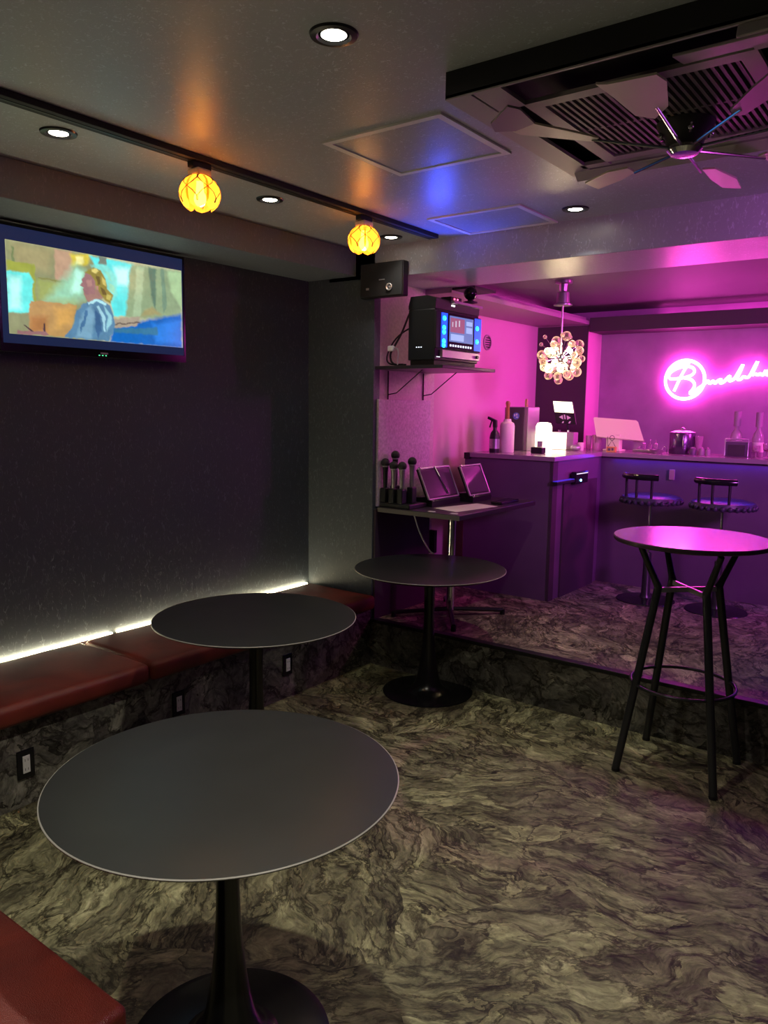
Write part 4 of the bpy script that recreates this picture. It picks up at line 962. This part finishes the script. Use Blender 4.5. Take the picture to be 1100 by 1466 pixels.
# clutter right of the register
t = thing('cocktail_rack', 'low rack of small utensils just right of the register tablet', 'rack', (-2.02, 6.08, zt))
finish(MB().box(-2.09, -1.90, 6.02, 6.14, zt, zt+.02, .003), 'tray', M['steel'], t)
for k in range(4):
    finish(MB().lathe(-2.065+k*.045, 6.08, [(0, zt+.02), (.012, zt+.02), (.016, zt+.055+.01*(k % 2)), (.005, zt+.07), (.004, zt+.10), (0, zt+.101)], 16), 'utensil', M['clearp'], t, smooth=True)
finish(MB().prism([(-2.09, 6.03, zt+.02), (-2.00, 6.03, zt+.06), (-2.085, 6.03, zt+.115)], (0, .004, 0)), 'folded_card', M['bartrim'], t)
t = thing('handled_basket', 'small low bowl with a curved wire handle on the bar counter', 'bowl', (-1.865, 5.93, zt))
finish(MB().lathe(-1.875, 5.93, [(0, zt), (.035, zt), (.05, zt+.03), (.047, zt+.03), (.033, zt+.005), (0, zt+.005)], 24), 'bowl', M['steel'], t, smooth=True)
finish(MB().tube([(-1.835, 5.93, zt+.028), (-1.82, 5.93, zt+.06), (-1.80, 5.93, zt+.045), (-1.80, 5.93, zt+.012)], .003, 8, smooth=2), 'handle', M['chrome'], t, smooth=True)

x, y = -1.735, 6.08
t = thing('ice_bucket', 'dark cylindrical ice bucket with vertical bright highlights on the bar', 'bucket', (x, y, zt))
finish(MB().lathe(x, y, [(0, zt), (.088, zt), (.092, zt+.006), (.092, zt+.150), (.088, zt+.156), (0, zt+.156)], 48), 'bucket', mat('dark metal bucket', (.16, .10, .20), .25, metal=.8), t, smooth=True)
finish(MB().lathe(x, y, [(.090, zt+.156), (.094, zt+.160), (.06, zt+.172), (0, zt+.176)], 48), 'lid', M['steel'], t, smooth=True)
finish(MB().ball((x, y, zt+.184), .014, 14, (1.3, 1.3, .8)), 'lid_knob', M['chrome'], t, smooth=True)
finish(MB().tube([(x+.035, y-.09, zt+.14), (x+.035, y-.098, zt+.10), (x+.035, y-.092, zt+.04)], .004, 8), 'tongs', M['chrome'], t, smooth=True)
t = thing('measuring_glass', 'tall narrow measuring glass behind small jars right of the ice bucket', 'glass', (-1.60, 6.08, zt))
finish(MB().lathe(-1.615, 6.08, [(0, zt), (.020, zt), (.032, zt+.135), (.029, zt+.135), (.018, zt+.006), (0, zt+.006)], 24), 'glass', M['clearp'], t, smooth=True)
for k, (dx, h, r, lab) in enumerate(((0, .055, .026, 'round dark little jar beside the ice bucket'), (.062, .06, .020, 'small pink lidded jar, left of a pair on the bar'), (.105, .056, .018, 'small pink lidded jar, right of a pair on the bar'))):
    j = thing('spice_jar', lab, 'jar', (-1.625+dx, 5.98, zt), 'small jars right of the ice bucket')
    finish(MB().lathe(-1.625+dx, 5.98, [(0, zt), (r, zt), (r*1.05, zt+h*.6), (r*.8, zt+h*.8), (0, zt+h*.8)], 20), 'body', M['counter'] if k == 0 else M['bartrim'], j, smooth=True)
    finish(MB().ball((-1.625+dx, 5.98, zt+h*.88), r*.72, 14, (1, 1, .6)), 'lid', M['clearp'], j, smooth=True)

# wire caddy with bottles
M['bottleg'] = mat('pink reflecting bottle glass', (.70, .55, .62), .08, trans=.6)
t = thing('bottle_caddy', 'rectangular dark caddy box with a paler front panel on the bar', 'caddy', (-1.32, 6.05, zt))
finish(MB().box(-1.405, -1.25, 5.99, 6.11, zt, zt+.105, .004), 'crate', M['counter'], t)
finish(MB().box(-1.385, -1.272, 5.983, 5.9895, zt+.008, zt+.085), 'front_panel', M['dark_door'], t)
finish(MB().tube([(-1.405, 5.985, zt+.006), (-1.405, 5.985, zt+.125), (-1.25, 5.985, zt+.125), (-1.25, 5.985, zt+.006)], .004, 8).tube([(-1.405, 5.985, zt+.107), (-1.25, 5.985, zt+.107)], .003, 8), 'wire_frame', M['alu'], t, smooth=True)
def liquor(x, y, z, h, r, label):
    b = thing('liquor_bottle', label, 'bottle', (x, y, z), 'clear liquor bottles at the bar')
    finish(MB().lathe(x, y, [(0, z), (r, z), (r*1.03, z+.01), (r, z+h*.40), (r*.85, z+h*.50), (r*.36, z+h*.60), (r*.33, z+h*.66), (0, z+h*.66)], 28), 'glass_body', M['bottleg'], b, smooth=True)
    finish(MB().lathe(x, y, [(0, z+h*.66), (r*.58, z+h*.66), (r*.60, z+h*.99), (r*.5, z+h), (0, z+h)], 24), 'tall_cap', M['bartrim'], b, smooth=True)
    finish(MB().lathe(x, y, [(r*1.035, z+h*.10), (r*1.035, z+h*.32)], 28), 'paper_band', M['cream'], b, smooth=True)
liquor(-1.375, 6.17, zt, .325, .042, 'clear liquor bottle with tall pale cap behind the caddy')
liquor(-1.225, 6.16, zt, .320, .040, 'clear liquor bottle with tall pale cap right of the caddy')
for k, (x, y, h, r, lab) in enumerate(((-1.19, 5.95, .085, .026, 'short stemmed glass standing just right of the caddy on the bar'), (-1.135, 6.02, .10, .028, 'upright glass between the second bottle and the frame edge'), (-1.08, 5.96, .07, .03, 'low round glass cut by the right edge of the photo'))):
    t = thing('stem_glass', lab, 'glass', (x, y, zt), 'glasses at the right end of the bar')
    finish(MB().lathe(x, y, [(0, zt), (r*.9, zt), (.004, zt+.005), (.004, zt+h*.4), (r*.8, zt+h*.55), (r, zt+h), (r-.002, zt+h), (r*.7, zt+h*.58), (0, zt+h*.46)], 22), 'glass', M['clearp'], t, smooth=True)

# ------------------------------------------------------------------ chandelier
cx, cy, cz = -2.305, 5.10, 1.962
t = thing('chandelier', 'pendant lamp of many clear crystal balls over the bar corner', 'chandelier', (cx, cy, 1.79))
finish(MB().lathe(cx, cy, [(0, 2.48), (.058, 2.48), (.058, 2.462), (.030, 2.455), (.024, 2.41), (.040, 2.40), (.046, 2.33), (.062, 2.322), (.062, 2.314), (0, 2.312)], 36), 'ceiling_cup', M['steel'], t, smooth=True)
finish(MB().cyl((cx, cy, cz), (cx, cy, 2.315), .006, n=12), 'rod', M['alu'], t, smooth=True)
finish(MB().ball((cx, cy, cz), .032, 20), 'core', M['chrome'], t, smooth=True)
M['cbulb'] = glow('chandelier bulb', (1., .80, .40), 90)
gold = PI*(3-math.sqrt(5)); n = 42
balls = {}
rnd = random.Random(11)
for k in range(n):
    zz = 1-2*(k+.5)/n; rr_ = math.sqrt(1-zz*zz); a = gold*k+.4
    d = Vector((rr_*math.cos(a), rr_*math.sin(a), zz))
    size = rnd.choice((.024, .029, .033, .033, .014))
    R = rnd.uniform(.10, .160) if size > .02 else rnd.uniform(.165, .185)
    c = Vector((cx, cy, cz))+d*R
    s_ = finish(MB().cyl((cx, cy, cz), c, .0016, n=6), 'stem', M['chrome'], t)
    if size in balls:
        o = balls[size].copy(); COL.objects.link(o); o.parent = t; o.location = c-W[t.name]
    else:
        bm = bmesh.new(); bmesh.ops.create_uvsphere(bm, u_segments=20, v_segments=12, radius=size)
        for f in bm.faces: f.smooth = True
        me = bpy.data.meshes.new('crystal_ball'); bm.to_mesh(me); bm.free(); me.materials.append(M['crystal'])
        o = bpy.data.objects.new('crystal_ball', me); COL.objects.link(o); o.parent = t; o.location = c-W[t.name]
        balls[size] = o
for k in range(8):
    a = k*PI/4+.3; zz = .05 if k % 2 else -.055
    c = Vector((cx+.085*math.cos(a), cy+.085*math.sin(a), cz+zz))
    finish(MB().ball(c, .013, 12, (1, 1, 1.3)), 'bulb', M['cbulb'], t, smooth=True)
l = bpy.data.lights.new('chandelier_light', 'POINT'); l.energy = 8; l.color = (1., .82, .48); l.shadow_soft_size = .09
lo = bpy.data.objects.new('chandelier_light', l); COL.objects.link(lo); lo.location = (cx, cy, cz)

# ------------------------------------------------------------------ neon sign
NEON = [[(-1.9376, 2.0162), (-1.9589, 1.9768), (-1.9867, 1.9246), (-2.0141, 1.8615), (-2.0478, 1.7766)], [(-2.0837, 1.8781), (-2.1042, 1.8996), (-2.0873, 1.9367), (-2.0314, 1.9697), (-1.9645, 1.9843), (-1.9073, 1.9758), (-1.8848, 1.9441), (-1.9031, 1.9109), (-1.9586, 1.8906), (-2.0155, 1.8827), (-2.0837, 1.8781)], [(-2.083, 1.9526), (-2.0431, 1.9889), (-1.9867, 2.0068), (-1.9454, 2.008)], [(-1.9688, 1.8875), (-1.9112, 1.8764), (-1.8777, 1.8342), (-1.8904, 1.7923), (-1.9213, 1.7607), (-1.898, 1.7502), (-1.8596, 1.7922), (-1.8257, 1.8182), (-1.8014, 1.8338), (-1.7755, 1.8678), (-1.7609, 1.8304), (-1.7354, 1.8675), (-1.7212, 1.8333), (-1.6984, 1.8641), (-1.6665, 1.874), (-1.6869, 1.8403), (-1.6529, 1.8462), (-1.6217, 1.891), (-1.6027, 1.8989), (-1.6193, 1.8562), (-1.5762, 1.866), (-1.5424, 1.9336), (-1.509, 2.0036), (-1.5287, 1.9435), (-1.5572, 1.8699), (-1.5234, 1.8676), (-1.5062, 1.8957), (-1.4815, 1.8823), (-1.4585, 1.8921), (-1.4347, 1.955), (-1.4023, 2.0261), (-1.4214, 1.9667), (-1.4519, 1.8921), (-1.4225, 1.9168), (-1.398, 1.9014), (-1.3806, 1.9182), (-1.3602, 1.894), (-1.3386, 1.9533), (-1.3374, 1.8977), (-1.306, 1.9102), (-1.2796, 1.9246), (-1.2643, 1.9027), (-1.2432, 1.9241), (-1.2159, 1.9825), (-1.2334, 1.9141), (-1.1973, 1.9136), (-1.1547, 1.9423)]]
M['neon'] = glow('pink neon tube', (1., .07, .62), 45)
t = thing('neon_sign', 'pink neon script sign with a monogram in a ring on the bar wall', 'neon sign', (-1.6, 6.85, 1.70))
yn = 6.845
c = (-1.9645, 1.872)
finish(MB().tube([(c[0]+.160*math.cos(2*PI*k/56), yn, c[1]+.160*math.sin(2*PI*k/56)) for k in range(56)], .0130, 10, closed=True), 'ring_tube', M['neon'], t, smooth=True)
for st in NEON[:3]:
    finish(MB().tube([(p[0], yn, p[1]) for p in st], 0.0115, 8, smooth=2), 'monogram_tube', M['neon'], t, smooth=True)
finish(MB().tube([(p[0], yn-.002, p[1]) for p in NEON[3]], 0.0120, 8, smooth=2), 'script_tube', M['neon'], t, smooth=True)
mb = MB()
for p in ((-2.12, 1.86), (-1.9645, 2.03), (-1.95, 1.712), (-1.62, 1.885), (-1.45, 1.90), (-1.28, 1.92)):
    mb.cyl((p[0], YN, p[1]), (p[0], yn+.008, p[1]), .005, n=8)
finish(mb, 'standoffs', M['black'], t)

# cove light tubes hidden on the soffit and above the bar beam
M['cove'] = glow('magenta cove tube', (1., .06, .62), 16)
for (x0, x1, y0, y1, lab) in ((-3.14, -3.12, 4.5, 6.4, 'magenta cove light tube lying on the left soffit above the pink wall'), (-2.2, 1.2, 6.80, 6.82, 'magenta cove light tube lying on the beam behind the bar')):
    t = thing('cove_light', lab, 'light strip', ((x0+x1)/2, (y0+y1)/2, 2.40), 'magenta cove tubes')
    finish(MB().box(x0, x1, y0, y1, 2.40, 2.408), 'holder', M['white'], t)
    finish(MB().box(x0+.002, x1-.002, y0+.01, y1-.01, 2.408, 2.418, .003), 'tube', M['cove'], t)

# ------------------------------------------------------------------ lamps and added fill lights
def area(name, loc, to, e, col, size, spread=180):
    l = bpy.data.lights.new(name, 'AREA'); l.shape = 'DISK'; l.size = size; l.energy = e; l.color = col; l.spread = math.radians(spread)
    o = bpy.data.objects.new(name, l); COL.objects.link(o); o.location = loc
    o.rotation_euler = (Vector(to)-Vector(loc)).to_track_quat('-Z', 'Y').to_euler()
    return o
def spot(name, loc, to, e, col, deg, r=.05, blend=.6):
    l = bpy.data.lights.new(name, 'SPOT'); l.energy = e; l.color = col; l.spot_size = math.radians(deg); l.spot_blend = blend; l.shadow_soft_size = r
    o = bpy.data.objects.new(name, l); COL.objects.link(o); o.location = loc
    o.rotation_euler = (Vector(to)-Vector(loc)).to_track_quat('-Z', 'Y').to_euler()
    return o
MAG = (1., .06, .74)
spot('magenta_wash_bar', (-.75, 5.55, 2.34), (-3.2, 5.45, 1.45), 84, (1., .035, .58), 84, .15, 1.0)
area('magenta_wash_back', (.5, 6.0, 2.35), (-1.2, 6.85, 1.7), 22, MAG, .25, 140)
spot('magenta_fill_table', (-.42, 4.18, 2.34), (hx, hy, 1.065), 50, MAG, 25.0, .02, .2)  # added, no fixture here; stands in for pink reflected in the table top
spot('violet_fill_bar', (1.45, 2.9, 2.25), (-1.3, 5.6, 1.75), 520, (.85, .17, 1.), 60, .3, 1.0)  # added fill from out of view, stands in for purple haze at the bar
spot('magenta_uplight', (1.1, 2.3, 1.7), (-.5, 3.79, 2.46), 42, (1., .12, .95), 74, .1, 1.0)
a_ = area('under_counter_light', (-.65, 5.782, zt-.034), (-.65, 5.55, .9), 4, (.06, .03, 1.), .02)
a_.data.shape = 'RECTANGLE'; a_.data.size = 3.0; a_.data.size_y = .012
spot('blue_fill_ceiling', (-2.44, 3.74, 2.17), (-2.2, 3.50, 2.55), 12, (.04, .08, 1.), 80, .03)  # added, no fixture; stands in for the karaoke screen's blue glow on the ceiling


# ------------------------------------------------------------------ world, camera, view
w = bpy.data.worlds.new('World'); S.world = w; w.use_nodes = True
w.node_tree.nodes['Background'].inputs[0].default_value = (.012, .010, .016, 1)
w.node_tree.nodes['Background'].inputs[1].default_value = .2
yaw, pitch, roll, F = math.radians(36.737), math.radians(7.749), math.radians(.758), 1115.9
f = Vector((-math.sin(yaw)*math.cos(pitch), math.cos(yaw)*math.cos(pitch), -math.sin(pitch)))
r = Vector((math.cos(yaw), math.sin(yaw), 0)); u = r.cross(f)
r2 = r*math.cos(roll)+u*math.sin(roll); u2 = -r*math.sin(roll)+u*math.cos(roll)
cd = bpy.data.cameras.new('camera'); cam = bpy.data.objects.new('camera', cd); COL.objects.link(cam)
mw = Matrix.Identity(4)
for i in range(3):
    mw[i][0] = r2[i]; mw[i][1] = u2[i]; mw[i][2] = -f[i]
mw[0][3], mw[1][3], mw[2][3] = 0, 0, 1.62
cam.matrix_world = mw
cd.sensor_fit = 'VERTICAL'; cd.sensor_height = 36; cd.lens = F*36/1466; cd.clip_start = .02; cd.clip_end = 60
S.camera = cam
S.view_settings.view_transform = 'Standard'; S.view_settings.look = 'None'; S.view_settings.gamma = 1
S.view_settings.exposure = 0.0
try: S.view_settings.use_curve_mapping = False
except Exception: pass
